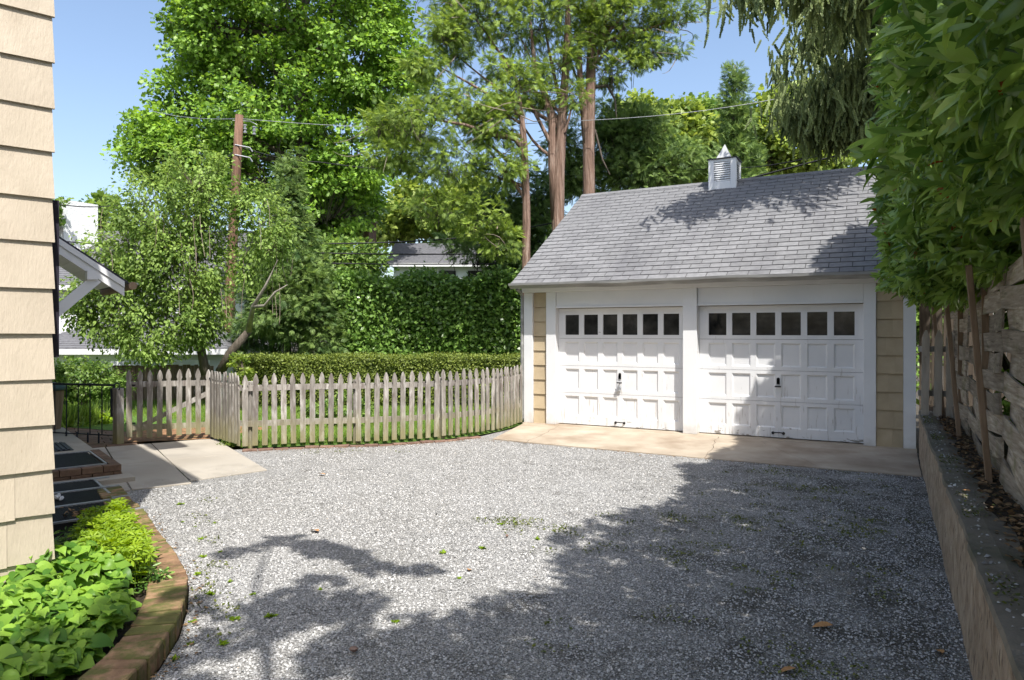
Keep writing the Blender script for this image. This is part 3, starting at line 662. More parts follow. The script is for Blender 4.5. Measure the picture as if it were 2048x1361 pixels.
# ------------------------------------------------------------------ house at the left edge
ho = thing('house', 'cream shingled house wall at the left edge of the photo', 'house', hs(0, 0))
HT = 6.2
MB().prism([hs(.02, -.02)[:2], hs(.02, -9)[:2], hs(9.5, -9)[:2], hs(9.5, -.02)[:2]], .30, HT).build('wall', M['siding'], ho)
MB().prism([hs(.05, -.05)[:2], hs(.05, -9)[:2], hs(9.5, -9)[:2], hs(9.5, -.05)[:2]], -.05, .299).build('foundation', M['concrete'], ho)
def roofh():
    b = MB(); o_ = .30
    c = [hs(-o_, o_), hs(-o_, -9.4), hs(9.9, -9.4), hs(9.9, o_)]; r1, r2 = hs(4.7, -3.0, 8.6), hs(4.7, -6.0, 8.6)
    lo = [(x, y, HT) for x, y, _ in c]; hi = [(x, y, HT + .2) for x, y, _ in c]
    b.add(lo + hi + [r1, r2], [(3, 2, 1, 0), (0, 1, 5, 4), (1, 2, 6, 5), (2, 3, 7, 6), (3, 0, 4, 7), (4, 5, 9, 8), (5, 6, 9), (6, 7, 8, 9), (7, 4, 8)])
    b.build('roof', M['farroof'], ho)
    MB().prism([hs(2.2, .42)[:2], hs(5.5, .42)[:2], hs(5.5, .85)[:2], hs(2.2, .85)[:2]], HT - .02, HT + .16).build('bay_eave', M['white'], ho)
roofh()
east = bpy.data.objects.new('east_shingles', None)
zc = .34 - .26
while zc < 4.2:                                                # courses of painted shingles on the wall that faces the drive
    s_ = 0.0; first = True
    while s_ < .95:
        wd = random.uniform(.17, .36); lap = random.uniform(-.006, .006)
        def wp(s, out, z): p = C0 - WD * s + ED * out; return (float(p[0]), float(p[1]), z)
        a, b = s_ + .0007, s_ + wd - .0007
        zb, zt = zc + lap, zc + .275; a0 = a - (.016 if first else 0); at_ = a - (.003 if first else 0)
        tl = random.uniform(-.004, .004)
        MB().hexa([wp(a0, .026, zb), wp(b, .026 + tl, zb + random.uniform(-.004, .004)), wp(b, .0, zb), wp(a0, .0, zb), wp(at_, .009, zt), wp(b, .009, zt), wp(b, 0, zt), wp(at_, 0, zt)]).build('shingle', M['siding'], ho)
        s_ += wd; first = False
    zc += .26
bpy.data.objects.remove(east)
# dark window shutter on the north wall just past the corner
def hbox(b, a0, a1, q0, q1, z0, z1): return b.prism([hs(a0, q0)[:2], hs(a1, q0)[:2], hs(a1, q1)[:2], hs(a0, q1)[:2]], z0, z1)
hbox(MB(), .05, .4, .003, .045, 1.5, 2.42).build('shutter', M['shutter'], ho)
# hooded side door: sloping hood on a diagonal bracket
hd = []
def hood():
    a0, a1 = 5.85, 7.9; zq = lambda q: 3.37 - .69 * q
    b = MB()
    for (q0, q1, t0, t1) in ((0.0, 1.55, 0.0, .045),):
        b.hexa([hs(a0, q0, zq(q0)), hs(a1, q0, zq(q0)), hs(a1, q1, zq(q1)), hs(a0, q1, zq(q1)), hs(a0, q0, zq(q0) + .03), hs(a1, q0, zq(q0) + .03), hs(a1, q1, zq(q1) + .03), hs(a0, q1, zq(q1) + .03)])
    hood_ = b.build('door_hood', M['shutter'], ho, loc=hs(a0, 0, 3))
    for k in range(9):                                         # soffit boards
        q0, q1 = .02 + k * .165, .02 + (k + 1) * .165 - .006
        MB().hexa([hs(a0 + .05, q0, zq(q0) - .03), hs(a1 - .05, q0, zq(q0) - .03), hs(a1 - .05, q1, zq(q1) - .03), hs(a0 + .05, q1, zq(q1) - .03),
                   hs(a0 + .05, q0, zq(q0) - .005), hs(a1 - .05, q0, zq(q0) - .005), hs(a1 - .05, q1, zq(q1) - .005), hs(a0 + .05, q1, zq(q1) - .005)]).build('soffit_board', M['white'], hood_)
    for dz0, dz1, aa in ((-.085, -.004, a0 - .025), (-.20, -.087, a0 - .005)):
        MB().hexa([hs(aa, 0, zq(0) + dz0), hs(a0 + .045, 0, zq(0) + dz0), hs(a0 + .045, 1.5, zq(1.5) + dz0), hs(aa, 1.5, zq(1.5) + dz0),
                   hs(aa, 0, zq(0) + dz1), hs(a0 + .045, 0, zq(0) + dz1), hs(a0 + .045, 1.5, zq(1.5) + dz1), hs(aa, 1.5, zq(1.5) + dz1)]).build('fascia_board', M['white'], hood_)
    MB().bar(hs(a0 + .05, 0, 1.18), hs(a0 + .05, 1.18, zq(1.18) - .2), .09, .13).build('bracket', M['white'], hood_)
    MB().bar(hs(a0 - .04, 1.12, zq(1.12) - .2), hs(a0 + .12, 1.12, zq(1.12) - .2), .12, .12).build('bracket_end', M['white'], hood_)
    MB().tube([hs(a0 - .03, 1.6, zq(1.6) + .01), hs(a1, 1.6, zq(1.6) + .01)], .055, 8).build('gutter', M['post'], hood_)
    hbox(MB(), a0 + .3, a0 + .5, .45, .62, zq(.5) - .22, zq(.5) - .06).build('lamp', M['shutter'], hood_)
hood()

# areaway grates beside the house
def wmesh(a0, a1, q0, q1, z, step=.035):
    b = MB(); L = []
    for i in range(int((a1 - a0 + q1 - q0) / step)):
        for sg in (1, -1):
            c = i * step
            pts = []
            for t in np.linspace(0, 1, 2): pass
            # line a = a0 + c - s (sg=1) across q
            qa, qb = q0, q1; aa = a0 + c; ab = a0 + c - (q1 - q0)
            if aa > a1: qa = q0 + (aa - a1); aa = a1
            if ab < a0: qb = q0 + c; ab = a0
            if qb <= qa: continue
            if sg < 0: aa, ab = a0 + a1 - aa, a0 + a1 - ab
            L.append((hs(aa, qa, z + (.002 if sg > 0 else -.002)), hs(ab, qb, z + (.002 if sg > 0 else -.002))))
    for p, q in L: b.bar(p, q, .009, .003)
    return b
gr = thing('areaway_grate', 'large black mesh grate in three panels beside the leafy plant bed', 'grate', hs(2.8, .4, .1))
hbox(MB(), 1.85, 3.72, .02, .84, -.055, .02).build('pit', M['pit'], gr)
for a0, a1 in ((1.92, 2.5), (2.53, 3.14), (3.17, 3.66)):
    wmesh(a0, a1, .04, .78, .095).build('wire_mesh', M['dark'], gr)
    fm = MB()
    for p, q in ((hs(a0, .03, .1), hs(a0, .79, .1)), (hs(a1, .03, .1), hs(a1, .79, .1)), (hs(a0, .03, .1), hs(a1, .03, .1)), (hs(a0, .79, .1), hs(a1, .79, .1))): fm.bar(p, q, .022, .016)
    fm.build('grate_frame', M['galv'], gr)
for a in (1.95, 2.55, 3.1, 3.62): MB().bar(hs(a, .76, .112), hs(a, .93, .112), .035, .012).build('hinge', M['galv'], gr)
for a, q in ((2.75, .38), ):                                    # scrap of pale litter lying on the grate
    b = MB(); pts = [(hs(a + .04 * i, q + .02 * math.sin(i * 1.7), .112 + .01 * (i % 2))) for i in range(7)]
    b.tube(pts, [.008, .02, .012, .022, .014, .018, .006], 6)
    tag(b.build('litter', M['white'], None, loc=hs(a, q, .1)), 'scrap of white litter on the black areaway grate', 'litter')
P_ = np.array([hs(2.15 + RNG.normal() * .08, .45 + RNG.normal() * .05, .108 + RNG.uniform(0, .01)) for _ in range(70)])
tag(cloud('leaf_litter', RHOMB, P_, unit(70) * [1, 1, .2], norm(np.array([0, 0, 1.]) + RNG.normal(size=(70, 3)) * .3), np.full(70, .04), RNG.uniform(size=70), M['drygrass']), 'dry brown leaf litter heaped on the black grate', 'leaf litter', kind='stuff')
wb = thing('brick_window_well', 'low brown brick window well with a mesh grate near the doorstep', 'window well', hs(4.6, .5, 0))
for lev in range(2):
    for k in range(6):
        q0 = .02 + k * .205 - (.1 if lev else 0); q1 = min(q0 + .197, 1.12); q0 = max(q0, .0)
        if q1 - q0 > .04: hbox(MB(), 4.02, 4.12, q0, q1, .02 + lev * .075, .09 + lev * .075).build('brick', M['oldbrick'], wb, bevel=.004)
    for k in range(6):
        a0 = 4.125 + k * .205; hbox(MB(), a0, a0 + .197, 1.02, 1.12, .02 + lev * .075, .09 + lev * .075).build('brick', M['oldbrick'], wb, bevel=.004)
hbox(MB(), 4.13, 5.3, .02, 1.0, -.03, .1).build('pit', M['pit'], wb)
wmesh(4.15, 5.2, .04, .96, .165).build('wire_mesh', M['dark'], wb)
fm = MB()
for p, q in ((hs(4.14, .03, .17), hs(4.14, .99, .17)), (hs(5.2, .03, .17), hs(5.2, .99, .17)), (hs(4.14, .99, .17), hs(5.2, .99, .17))): fm.bar(p, q, .02, .016)
fm.build('grate_frame', M['galv'], wb)
setting(hbox(MB(), 3.74, 4.01, .0, 1.2, -.04, .06).build('concrete_sill', M['concrete']))
setting(hbox(MB(), 5.35, 8.6, .0, 1.15, -.04, .1).build('door_step', M['concrete'], bevel=.01))
dm = thing('door_mat', 'black ribbed rubber mat on the doorstep behind the cream wall', 'mat', hs(6.3, .5, .1))
hbox(MB(), 5.9, 6.7, .12, .92, .101, .108).build('mat_base', M['dark'], dm)
rb = MB()
for k in range(14): hbox(rb, 5.92, 6.68, .14 + k * .055, .17 + k * .055, .1085, .122)
rb.build('rib', M['iron'], dm)
bn = thing('bin', 'grey bin with a dark green lid behind the house corner', 'bin', hs(7.6, 1.2, 0))
bc = np.array(hs(8.5, .9, 0))
MB().tube([bc + [0, 0, .1], bc + [0, 0, .72]], [.2, .25], 16).build('bin_body', M['post'], bn)
MB().tube([bc + [0, 0, .721], bc + [0, 0, .78], bc + [0, 0, .84]], [.28, .27, .12], 16, True).build('lid', M['bin'], bn, smooth=True)

# ------------------------------------------------------------------ brick edgings
def resample(pts, step):
    pts = [np.array(p, float) for p in pts]; seg = [np.linalg.norm(b - a) for a, b in zip(pts[:-1], pts[1:])]; cum = np.concatenate([[0], np.cumsum(seg)])
    P = np.array(pts); out = []
    s_ = 0
    while s_ < cum[-1]:
        p = np.array([np.interp(s_, cum, P[:, k]) for k in range(P.shape[1])]); e = min(s_ + .05, cum[-1]); q = np.array([np.interp(e, cum, P[:, k]) for k in range(P.shape[1])]); b = max(s_ - .05, 0); q0 = np.array([np.interp(b, cum, P[:, k]) for k in range(P.shape[1])])
        out.append((p, (q - q0) / max(np.linalg.norm(q - q0), 1e-9))); s_ += step
    return out
def brick_mesh(lx, ly, lz, mat):
    bm = bmesh.new(); bmesh.ops.create_cube(bm, size=1)
    for v in bm.verts: v.co = Vector((v.co.x * lx + random.uniform(-.004, .004), v.co.y * ly + random.uniform(-.003, .003), v.co.z * lz + random.uniform(-.004, .004)))
    bmesh.ops.bevel(bm, geom=bm.edges[:], offset=.007, segments=1, affect='EDGES')
    me = bpy.data.meshes.new('brick'); bm.to_mesh(me); bm.free(); me.materials.append(mat); return me
bms = [brick_mesh(.22, .093, .12, M['brick']) for _ in range(6)]
MB().add([(x - .02, y + .01, .075) for x, y in OUTER[1:11]] + [(x - .19, y - .14, .075) for x, y in OUTER[1:11]], [(i, i + 1, i + 11, i + 10) for i in range(9)]).build('mortar_bed', M['soil']); setting(bpy.data.objects['mortar_bed'])
be = thing('brick_edging', 'curved mossy brick edging between the plant bed and the gravel', 'edging', (-4.4, 3.1, 0))
for k, (p, t) in enumerate(resample(OUTER[1:11], .104)):
    nrm = np.array([-t[1], t[0]]); nrm = nrm if nrm @ np.array([-1, -1]) > 0 else -nrm
    c = p + nrm * .118; place('brick', random.choice(bms), be, (c[0], c[1], .048 + random.uniform(-.006, .006)), (random.uniform(-.03, .03), random.uniform(-.03, .03), math.atan2(nrm[1], nrm[0]) + random.uniform(-.02, .02)))
fe = thing('fence_brick_kerb', 'low line of red bricks at the foot of the curved picket fence', 'kerb', (-6.6, 7.9, 0))
rbm = [brick_mesh(.2, .1, .1, M['redbrick']) for _ in range(5)]
for k, (p, t) in enumerate(resample([(-7.78, 6.84), (-7.2, 7.48), (-6.5, 8.0), (-5.9, 8.78), (-5.62, 9.4)], .207)):
    place('brick', random.choice(rbm), fe, (p[0], p[1], -.03 + random.uniform(-.01, .012)), (random.uniform(-.04, .04), random.uniform(-.04, .04), math.atan2(t[1], t[0]) + random.uniform(-.05, .05)))

# ------------------------------------------------------------------ picket fences
def picket_mesh(h_=1.0, w=.075, t=.02, notch=True):
    hw = w / 2
    if notch: prof = [(hw, 0), (hw, h_ - .185), (hw * .72, h_ - .165), (hw * .72, h_ - .15), (hw * 1.0, h_ - .125), (hw * .95, h_ - .085), (hw * .62, h_ - .04), (.006, h_)]
    else: prof = [(hw, 0), (hw, h_ - .11), (hw * .8, h_ - .07), (.008, h_)]
    pts = prof + [(-x, z) for x, z in prof[::-1]]
    n = len(pts); b = MB()
    b.add([(x, -t / 2, z) for x, z in pts] + [(x, t / 2, z) for x, z in pts], [tuple(range(n)), tuple(range(n, 2 * n))[::-1]] + [(i, (i + 1) % n, n + (i + 1) % n, n + i) for i in range(n)])
    return b.mesh('picket', M['picket'])
pm = [picket_mesh(h_) for h_ in (.985, .995, 1.005, .99)]
def picket_run(root, pts, pitch, z0=.06, posts=(), rails=(.30, .80), back=1, jit=.012):
    rs = resample(pts, pitch)
    for p, t in rs:
        place('picket', random.choice(pm), root, (p[0], p[1], z0 + random.uniform(-jit, jit)), (random.uniform(-.012, .012), random.uniform(-.015, .015), math.atan2(t[1], t[0])))
    for z in rails:
        for k in range(0, len(rs) - 1, 6):
            a, b = rs[k], rs[min(k + 6, len(rs) - 1)]
            if np.linalg.norm(a[0] - b[0]) < .1: continue
            na = np.array([-a[1][1], a[1][0]]) * .03 * back; nb = np.array([-b[1][1], b[1][0]]) * .03 * back
            MB().bar((*(a[0] + na), z + z0), (*(b[0] + nb), z + z0), .038, .08).build('rail', M['picket'], root)
    for p in posts: MB().box(p[0] - .045, p[0] + .045, p[1] - .045, p[1] + .045, -.02, p[2]).build('post', M['picket'], root, bevel=.006)
pf = thing('picket_fence', 'weathered grey picket fence curving from the concrete pad to the garage', 'fence', (-6.6, 8.1, 0))
picket_run(pf, FENCE, .1295, posts=[(-7.93, 6.98, .95), (-6.85, 7.98, .95), (-6.03, 8.95, .95), (-5.72, 10.2, .95)])
ps = thing('picket_fence', 'short picket fence wing set edge-on beside the gate post', 'fence', (-8.5, 7.0, 0))
picket_run(ps, [(-9.03, 7.22), (-7.95, 6.83)], .118, posts=[])
gt = thing('picket_gate', 'nine-picket wooden gate closed between two posts by the railing', 'gate', (-9.5, 6.9, 0))
picket_run(gt, [(-9.86, 6.45), (-9.14, 7.26)], .133, z0=.09, rails=(.14, .78))
MB().bar((-9.86, 6.52, .2), (-9.18, 7.29, .72), .035, .07).build('diagonal_brace', M['picket'], gt)
for z in (.3, .86): MB().tube([(-9.93, 6.44, z), (-9.80, 6.50, z)], .012, 6).build('hinge', M['dark'], gt)
gp = thing('gate_post', 'dark grey gate post where the gate meets the picket wing', 'post', (-9.09, 7.31, 0))
MB().box(-9.13, -9.04, 7.26, 7.36, -.05, .93).build('post_shaft', M['iron'], gp, bevel=.005); MB().box(-9.14, -9.03, 7.25, 7.37, .931, .95).build('post_cap', M['iron'], gp, bevel=.004)
gp2 = thing('gate_post', 'weathered wooden gate post with iron latch beside the black railing', 'post', (-9.97, 6.36, 0))
MB().box(-10.03, -9.92, 6.30, 6.41, -.05, .82).build('post_shaft', M['picket'], gp2, bevel=.006)
tp = MB(); tp.tube([(-9.97 + .07 * math.cos(a), 6.33, .84 + .055 * math.sin(a)) for a in np.linspace(0, 2 * math.pi, 13)], .009, 6); tp.build('latch_ring', M['iron'], gp2)
MB().box(-10.05, -10.03, 6.28, 6.38, .4, .82).build('latch_plate', M['iron'], gp2)
ig = thing('iron_gate', 'thin black iron railing gate by the house corner', 'gate', (-10.7, 6.2, 0))
ia, ib = np.array([-10.07, 6.35]), np.array([-11.35, 6.05])
MB().tube([(*ia, .86), (*ib, .86)], .018, 6).build('top_rail', M['iron'], ig); MB().tube([(*ia, .12), (*ib, .12)], .01, 6).build('bottom_rail', M['iron'], ig)
for k in range(7):
    p = ia + (ib - ia) * k / 6; MB().tube([(*p, 0.02 if k == 0 else .12), (*p, .86)], .016 if k == 0 else .009, 6).build('bar', M['iron'], ig)
for k in range(4):
    p = ia + (ib - ia) * (.14 + k * .15) + np.array([.07, -.12]); MB().tube([(*p, 0.02), (*p, .17)], .014, 6).build('short_bar', M['iron'], ig)
# three pickets at the end of the retaining wall, with boards behind
pr = thing('picket_fence', 'three round topped pickets closing the gap behind the retaining wall', 'fence', (.52, 10.1, .6))
pm2 = picket_mesh(1.07, .085, .05, False); pm2.materials[0] = M['palepicket']
for x in (.40, .535, .67): place('picket', pm2, pr, (x, 10.1, .60), (random.uniform(-.01, .01), random.uniform(-.03, .03), 0))
for z in (.85, 1.4): MB().box(.33, .72, 10.13, 10.16, z, z + .07).build('rail', M['picket'], pr)
bf = thing('board_fence', 'tall brown board fence in the gap behind the three pickets', 'fence', (.7, 11.9, 0))
for k in range(8): MB().box(.40 + k * .15, .54 + k * .15, 11.8, 11.83, .3, 2.15 + random.uniform(-.05, .03)).build('board', M['darkboard'], bf)

# ------------------------------------------------------------------ woven board fence on the right
wf = thing('woven_fence', 'weathered woven board fence standing above the retaining wall', 'fence', (.7, 6, .6))
posts_y = [1.2, 3.55, 5.9, 8.25, 10.5]
def woven_board(y0, y1, z, sgn, hgt, sag, lean):
    V = []; F = []; n = 12
    for i in range(n + 1):
        t = i / n; y = y0 + (y1 - y0) * t
        x = .72 + sgn * .019 * math.sin(math.pi * (2 * t - .5)) * 1.0 + .012 * math.sin(3 * t + z * 4)
        zz = z - sag * math.sin(math.pi * t) + .006 * math.sin(9 * t + z * 20)
        for dx in (-.007, .007):
            V += [(x + dx + lean, y, zz), (x + dx - lean, y, zz + hgt + .006 * math.sin(7 * t + z * 31))]
    for i in range(n):
        a = i * 4; b = a + 4
        F += [(a, b, b + 1, a + 1), (a + 2, a + 3, b + 3, b + 2), (a, a + 2, b + 2, b), (a + 1, b + 1, b + 3, a + 3)]
    F += [(0, 1, 3, 2), (n * 4, n * 4 + 2, n * 4 + 3, n * 4 + 1)]
    me = MB().add([(y - y0, -(x - .72), zz - z) for x, y, zz in V], F).mesh('board', M['plank'])
    place('board', me, wf, (.72, y0, z), (0, 0, R(90)))
for bi, (a, b) in enumerate(zip(posts_y[:-1], posts_y[1:])):
    if b < 3: continue
    for k in range(10):
        woven_board(a + .01, b - .01, .62 + k * .148 + random.uniform(-.006, .006), 1 if (k + bi) % 2 else -1, .152 + random.uniform(-.004, .004), .07 * (1 - k / 9.5) ** 1.3 + random.uniform(-.008, .008) + (.03 if (k, bi) in ((2, 1), (4, 1), (1, 2)) else 0), random.uniform(-.008, .008))
    ym = (a + b) / 2
    MB().bar((.722, ym, .55), (.715, ym - .03, 2.06), .05, .028, (0, 1, 0)).build('stake', M['post'], wf)
for y in posts_y[1:]:
    for dx, dy in ((-.085, 0), ):
        MB().bar((.63, y, .5), (.50, y - .02, 2.12), .04, .042, (0, 1, 0)).build('post', M['post'], wf, bevel=.004)
        MB().bar((.635, y + .06, .5), (.505, y + .045, 2.10), .036, .042, (0, 1, 0)).build('post', M['post'], wf, bevel=.004)

# ------------------------------------------------------------------ laurel hedge over the fence
lh = thing('laurel_hedge', 'big glossy laurel hedge bulging over the woven fence', 'hedge', (1.2, 5, .6))
def laurel():
    n = 9500                                                  # shoots, each a spiral of leaves
    y = RNG.uniform(-3.2, 10.3, n); y[:2600] = RNG.uniform(6.0, 10.5, 2600)
    top = np.interp(y, [-4, 3, 7, 9, 10.5], [5.6, 5.2, 4.8, 5.0, 5.3]) + .25 * np.sin(y * 2.3) + .15 * np.sin(y * 5.1)
    bot = np.interp(y, [1, 4.5, 5.5, 7, 10.5], [2.40, 2.36, 2.18, 1.97, 2.0]) + .06 * np.sin(y * 4)
    z = bot + (top - bot) * RNG.uniform(size=n)
    bulge = .10 * np.sin(y * 1.7 + z * 1.1) + .06 * np.sin(y * 3.9 - z * 2.7) + .04 * np.sin(y * 9 + z * 7)
    xf = np.where(y > 1.2, .12, .12 + (1.2 - y) * .35) + bulge + .35 * np.clip((top - .35 - z) * -1, 0, 1) + .55 * np.clip(1 - (z - bot) / .32, 0, 1) ** 2
    deep = np.where(RNG.uniform(size=n) < .5, RNG.exponential(.10, n), RNG.uniform(.2, 1.9, n))
    Q = np.stack([xf + deep, y, z], 1)
    Q2 = np.stack([RNG.uniform(1.25, 2.4, 900), RNG.uniform(1, 10.3, 900), RNG.uniform(.6, 2.2, 900)], 1)
    Q3 = np.array([.95, 10.5, 4.7]) + unit(420) * RNG.uniform(.3, 1, (420, 1)) * np.array([.75, 1.0, 1.2])
    Q = np.concatenate([Q, Q2, Q3]); deep = np.concatenate([deep, np.ones(1320)]); n = len(Q)
    d = norm(np.array([-.85, -.12, .12]) + RNG.normal(size=(n, 3)) * .5); k = 8
    p1 = norm(np.cross(d, np.array([.1, .2, 1.0]))); p2 = np.cross(d, p1)
    P = []; A = []; Nn = []
    for j in range(k):
        th = 2.4 * j + RNG.uniform(0, .8, n); op = RNG.uniform(.5, 1.25, n) * (1.15 - .09 * j)
        rad = p1 * np.cos(th)[:, None] + p2 * np.sin(th)[:, None]
        ax = norm(d * np.cos(op)[:, None] + rad * np.sin(op)[:, None] + np.array([0, 0, -.22]))
        P.append(Q + d * (.018 * j - .07)); A.append(ax); Nn.append(norm(d - ax * np.sum(d * ax, 1, keepdims=True) + np.array([0, 0, .25]) + RNG.normal(size=(n, 3)) * .15))
    P = np.concatenate(P); A = np.concatenate(A); Nn = np.concatenate(Nn); deep = np.tile(deep, k); n = len(P)
    S = np.clip(RNG.gamma(16, 1 / 16, n) * .118, .06, .17) * np.where(deep > .4, 1.9, 1.0)
    tint = np.clip(np.tile(RNG.beta(1.2, 1.3, n // k), k) * .75 + RNG.uniform(0, .3, n), .05, 1); tint[(RNG.uniform(size=n) < .008) & (deep < .3)] = 0
    D = P @ FWD; xc = P @ RGT; px = 1024 + FPX * xc / np.maximum(D, .05); py = 664 - FPX * (P[:, 2] - EYE) / np.maximum(D, .05)
    tooclose = (np.linalg.norm(P - np.array([0, 0, EYE]), axis=1) < 1.4) | ((D > -.2) & (D < 1.4) & (px < 2200) & (P[:, 2] < 2.6))
    P, A, Nn, S, tint, D, px, py, deep = [q[~tooclose] for q in (P, A, Nn, S, tint, D, px, py, deep)]
    vis = (D > .8) & (px > 1600) & (px < 2040) & (py > 5) & (py < 620) & (deep < .08)
    idx = np.where(vis)[0]; idx = idx[np.argsort(D[idx] / S[idx])][:298]
    mask = np.ones(len(P), bool); mask[idx] = False
    o = cloud('foliage', LAUREL, P[mask], A[mask], Nn[mask], S[mask], tint[mask], M['laurel'], lh); o['kind'] = 'stuff'
    me = MB().add(*LAUREL).mesh('leaf', M['laurel1'])
    X = norm(np.cross(A, Nn)); Z = np.cross(X, A)
    for i in idx:
        mt = Matrix(((X[i][0], A[i][0], Z[i][0]), (X[i][1], A[i][1], Z[i][1]), (X[i][2], A[i][2], Z[i][2])))
        place('leaf', me, lh, P[i], mt, float(S[i]))
    for k in range(14):
        y = 1.5 + k * .62; a = (1.6 + random.uniform(-.2, .3), y, .6); b = (.9 + random.uniform(-.2, .3), y + random.uniform(-.3, .3), random.uniform(2.8, 4))
        MB().tube(curve(a, b, 6, .06), [.04, .035, .03, .025, .02, .014, .008], 6).build('branch', M['bark'], lh)
laurel()

# ------------------------------------------------------------------ trees
def tree(name, label, cat, base, trunk_pts, radii, bark, lobes, cr, limbs=0, limb_r=.06, group=None, limb_from=.35, extra=()):
    t = thing(name, label, cat, base, group)
    MB().tube(trunk_pts, radii, 10).build('trunk', bark, t, smooth=True)
    Lb = np.array(lobes)
    for k in range(limbs):
        l = Lb[RNG.integers(len(Lb))]; tp_ = np.array(trunk_pts); s_ = RNG.uniform(limb_from, 1) * (len(tp_) - 1); i = min(int(s_), len(tp_) - 2); st = tp_[i] + (tp_[i + 1] - tp_[i]) * (s_ - i)
        en = l[:3] + RNG.uniform(-.5, .5, 3) * l[3:6]
        if en[2] < st[2] - .1: continue
        MB().tube(curve(st, en, 6, .05), np.linspace(limb_r, limb_r * .2, 7), 6).build('limb', bark, t, smooth=True)
    if isinstance(cr, dict): cr = [cr]
    for c in cr:
        c = dict(c); lb = c.pop('lobes', lobes)
        crown('crown', lb, parent=t, **c)
    return t
def trunkline(px, py0, py1, D, lean=0, n=6, wob=.05):
    a, b = at(px, py0, D), at(px + lean, py1, D); return curve(a, b, n, wob * .3)
# big maple behind the pole
D = 27
LB = pxl(D, [(600, -60, 250, 160), (480, 70, 140, 120), (700, 110, 140, 130), (560, 200, 170, 110), (425, 230, 110, 90), (350, 290, 85, 75), (700, 280, 130, 100), (560, 330, 150, 90), (450, 50, 100, 90), (760, 50, 75, 100), (650, 400, 110, 80), (400, 330, 110, 80), (790, 190, 65, 90), (375, 60, 36, 45), (360, 180, 60, 40), (300, 330, 45, 50), (290, 250, 35, 28), (500, -250, 200, 150), (700, -230, 180, 150)])
tree('maple_tree', 'huge bright green maple rising behind the utility pole', 'tree', at(620, 740, D), curve(at(620, 740, D), at(600, -150, D), 8, .01), np.linspace(.42, .12, 9), M['bark'], LB,
     dict(clumps=1050, per=100, crad=.78, size=.14, tmpl=LOBED, mat=M['maple'], up=.6, out=.4, droop=.35, flat=.5, shell=(.6, 1.03)), limbs=22, limb_r=.13)
# weeping birch on the left, two leaning stems
D = 15
LB = pxl(D, [(395, 350, 60, 50), (330, 420, 100, 75), (400, 440, 50, 80), (515, 430, 40, 60), (270, 500, 95, 75), (360, 540, 90, 90), (480, 400, 36, 30), (240, 590, 85, 70), (330, 640, 110, 55), (505, 530, 40, 40), (420, 590, 30, 50), (210, 650, 60, 40), (540, 480, 45, 55), (300, 690, 70, 28), (390, 655, 50, 40), (170, 610, 40, 40)])
bt = tree('birch_tree', 'pale green weeping birch with leaning stems behind the picket gate', 'tree', at(425, 740, D), [at(412, 750, D), at(405, 715, D), at(398, 670, D), at(385, 640, D), at(380, 560, D), at(390, 450, D), at(400, 360, D)], [.10, .09, .08, .07, .05, .03, .012], M['bark'], LB,
     dict(clumps=760, per=44, crad=.27, size=.085, tmpl=RHOMB, mat=M['birch'], up=.8, out=.45, flat=1.2, axis_down=False, droop=.8, shell=(.5, 1.12)), limbs=16, limb_r=.035)
MB().tube([at(440, 745, D), at(462, 705, D), at(498, 662, D - .1)], [.11, .10, .075], 8).build('stem', M['bark'], bt, smooth=True)
MB().tube([at(497, 663, D - .1), at(506, 615, D - .5), at(530, 575, D - .9), at(555, 520, D - .9)], [.072, .045, .028, .01], 8).build('limb', M['palebark'], bt, smooth=True)
MB().tube([at(506, 615, D - .5), at(530, 612, D - .9), at(550, 585, D - 1), at(575, 570, D - 1)], [.042, .032, .02, .008], 8).build('limb', M['palebark'], bt, smooth=True)
# hanging shoots of the birch
hp = MB()
for k in range(70):
    px, py = RNG.uniform(180, 600), RNG.uniform(400, 600); a = at(px, py, D + RNG.uniform(-1, 1)); hp.tube(curve(a, a + [RNG.uniform(-.15, .15), 0, -RNG.uniform(.4, 1.0)], 4, .05), .005, 3, False)
hp.build('twigs', M['twig'], bt)['kind'] = 'stuff'
# dark cone-shaped conifer by the pole
def cone_lobes(px, py0, py1, w, D, n=9):
    out = []
    for i in range(n):
        t = i / (n - 1); out.append((px + (RNG.uniform(-.15, .15)) * w * t, py0 + (py1 - py0) * t, 8 + w * t * .75, (py1 - py0) / n * .9))
    return pxl(D, out)
D = 19
LB = cone_lobes(580, 325, 640, 125, D)
tree('hemlock_tree', 'dark cone-shaped hemlock right of the utility pole', 'tree', at(575, 745, D), trunkline(575, 745, 330, D), np.linspace(.12, .02, 7), M['bark'], LB,
     dict(clumps=900, per=14, crad=.26, size=.2, tmpl=SPRAY, mat=M['lightcon'], up=.6, out=.5, droop=.55, flat=.5, shell=(.3, 1.0)), limbs=8, limb_r=.03)
# three red cedars with tall bare trunks
def cedar(label, D, trunk, rad, lobes, clumps, limbs=10, side=None):
    LB = pxl(D, lobes, .8)
    base = trunk[0]
    t = tree('cedar_tree', label, 'tree', base, trunk, rad, M['cedarbark'], LB,
         dict(clumps=int(clumps * 1.0), per=16, crad=.30, size=.19, tmpl=SPRAY, mat=M['cedar'], up=.5, out=.3, droop=.25, flat=.5, shell=(.2, 1.0)), limbs=limbs, limb_r=.06, group='red cedars behind the garage')
    if side: MB().tube(side[0], side[1], 8).build('second_stem', M['cedarbark'], t, smooth=True)
    tw = MB()
    for k in range(46):
        l = LB[RNG.integers(len(LB))]; c = np.array(l[:3]) + RNG.uniform(-.9, .9, 3) * np.array(l[3:6]); e = c + RNG.normal(size=3) * np.array([.6, .6, .35]); tw.tube(curve(c, e, 4, .12), [.016, .013, .01, .007, .004], 3, False)
    tw.build('twigs', M['twig'], t)['kind'] = 'stuff'
    return t
D = 17.6
